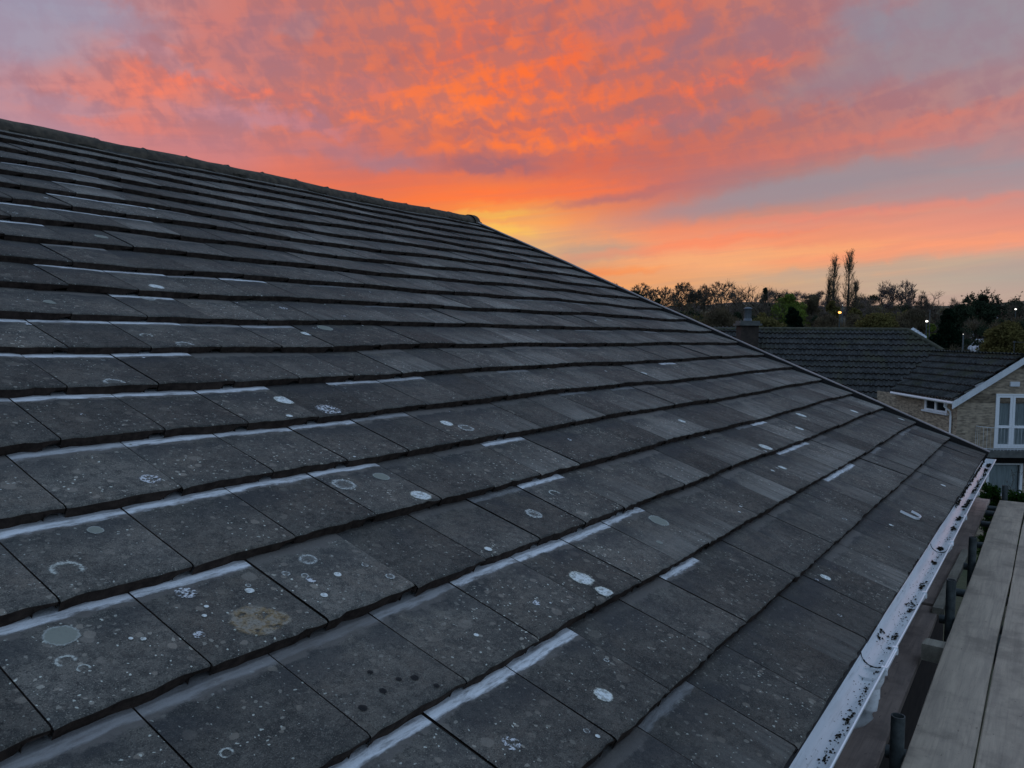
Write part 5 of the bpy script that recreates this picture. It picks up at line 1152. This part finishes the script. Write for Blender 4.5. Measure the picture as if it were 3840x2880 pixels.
# far woodland reading as one mass
def mass(name, label, bands, mats, seed):
    """a wood too far off to count: overlapping bare bushes of different tone and size"""
    rr = random.Random(seed); mb = MB()
    for (px0, px1, ptop, pbot, d, nb, per, wpx, size, mis) in bands:
        for q_ in range(nb):
            x = rr.uniform(px0, px1); fr = rr.random()**1.6; y = ptop+(pbot-ptop)*fr+rr.uniform(-4, 4); dd_ = d*(1.06-.22*fr)*rr.uniform(.97, 1.03)
            tp = at(*nat(x, y), dd_); rx = wpx*rr.uniform(.5, 1.1)*3840/2212/FPX*dd_/2; rz = rx*rr.uniform(.9, 1.5); c0 = tp-UP*rz*1.0; mi = rr.choice(mis); leafy = mats[mi] in (M['ivy'], M['olive'], M['willow'])
            for _ in range(per):
                v = np.array([rr.gauss(0, 1), rr.gauss(0, 1), abs(rr.gauss(0, 1))*.9-.15]); v /= np.linalg.norm(v)+1e-9; f_ = rr.uniform(.35, 1.02)
                p = c0+(NR*v[0]*rx+NF*v[1]*rx*.8+UP*v[2]*rz)*f_
                if leafy: leafq(mb, p, size*.6*rr.uniform(.5, 1.3), rr, mi)
                else:
                    u = NR*v[0]+NF*v[1]+UP*(v[2]+.35)+np.array([rr.gauss(0, .45) for _ in range(3)]); u /= np.linalg.norm(u); w_ = np.cross(u, [rr.gauss(0, 1) for _ in range(3)]); w_ /= np.linalg.norm(w_)
                    L_ = size*rr.uniform(.7, 2.0); mb.quad([p-u*L_, p+w_*size*.09, p+u*L_, p-w_*size*.09], mi)
    tag(mb.build(name, mats), label, 'wood', kind='stuff')
wm = [M['scrub'], M['twig_mauve'], M['ivy'], M['olive'], M['twig']]
mass('woodland', 'far belt of mixed leafless wood along the horizon', [(1390, 1680, 650, 700, 140, 60, 260, 34, .30, (0, 0, 4, 2, 1)), (1650, 1900, 634, 700, 150, 80, 260, 34, .30, (1, 0, 1, 4, 2)), (1850, 2240, 650, 702, 122, 90, 260, 38, .27, (0, 1, 4, 0, 2, 3)), (1650, 1800, 628, 642, 190, 30, 220, 24, .28, (1, 1, 4)), (2060, 2240, 644, 690, 115, 26, 240, 34, .26, (2, 4, 0))], wm, 3)
mass('undergrowth', 'dark brown undergrowth between the far wood and the roofs', [(1470, 1990, 672, 735, 80, 110, 260, 40, .20, (0, 0, 2, 3, 4)), (1900, 2240, 684, 740, 78, 70, 240, 40, .19, (2, 0, 2, 4)), (2050, 2240, 728, 770, 56, 30, 240, 36, .13, (0, 4, 2))], wm, 4)

# ------------------------------------------------------------------ lamps lit in the distance
def glow(name, c, s):
    mt, t = newmat(name); e = t.n('ShaderNodeEmission', {0: (*c, 1), 1: s}); t.t.links.new(e.outputs[0], t.n('ShaderNodeOutputMaterial').inputs[0]); return mt
M['lamp_orange'] = glow('lit_orange', (1, .38, .08), 5); M['lamp_white'] = glow('lit_white', (1, .96, .88), 3); M['lamp_dim'] = glow('lit_dim', (1, .96, .88), 1.2)
def lamp(label, px, py, d, r, mat):
    c = at(*nat(px, py), d); gz = min(ground_z(c), c[2]-1.5); o = thing('street_lamp', label, 'street lamp', (c[0], c[1], gz), 'lamps lit in the distance')
    b = MB(); b.tube([(c[0], c[1], gz), (c[0], c[1], c[2]-r), c+np.array([0, 0, -r*.6])+NR*.02], [.06, .045, .04], 6); b.build('post', M['steel'], o)
    b = MB(); P = [[c+NR*r*math.sin(t_)*math.cos(a)*1.2+NF*r*math.sin(t_)*math.sin(a)+UP*r*.75*math.cos(t_) for a in np.linspace(0, 2*math.pi, 10, endpoint=False)] for t_ in np.linspace(.1, 3.04, 6)]
    b.grid(P, 0, closed=True); b.build('lamp_head', M[mat], o)
    b = MB(); b.box(c-NR*r*1.3-NF*r*1.2+UP*r*.72, NR*r*2.6, NF*r*2.4, UP*.04); b.build('hood', M['steel'], o)
lamp('orange street lamp glowing under the poplars', 1814, 675, 60, .10, 'lamp_orange')
lamp('brightest white street lamp, beside a thin pale pole', 2002, 694, 58, .085, 'lamp_white')
lamp('tiny white lamp between the two poplar trunks', 1820, 659, 76, .035, 'lamp_dim')
lamp('small white lamp beside the layered conifer, left of the dormer', 2081, 722, 52, .03, 'lamp_dim')
lamp('bright white lamp near the right edge behind the ivy-trunked tree', 2194, 668, 86, .09, 'lamp_white')
p = at(*nat(2008, 712), 58); q = at(*nat(2009, 671), 58); b = MB(); b.tube([p-UP*3, q], [.045, .03], 8); b.tube([q, q+UP*.05], [.05, .04], 8); tag(b.build('pale_pole', M['concrete']), 'thin pale pole standing right of the white street lamp', 'pole')
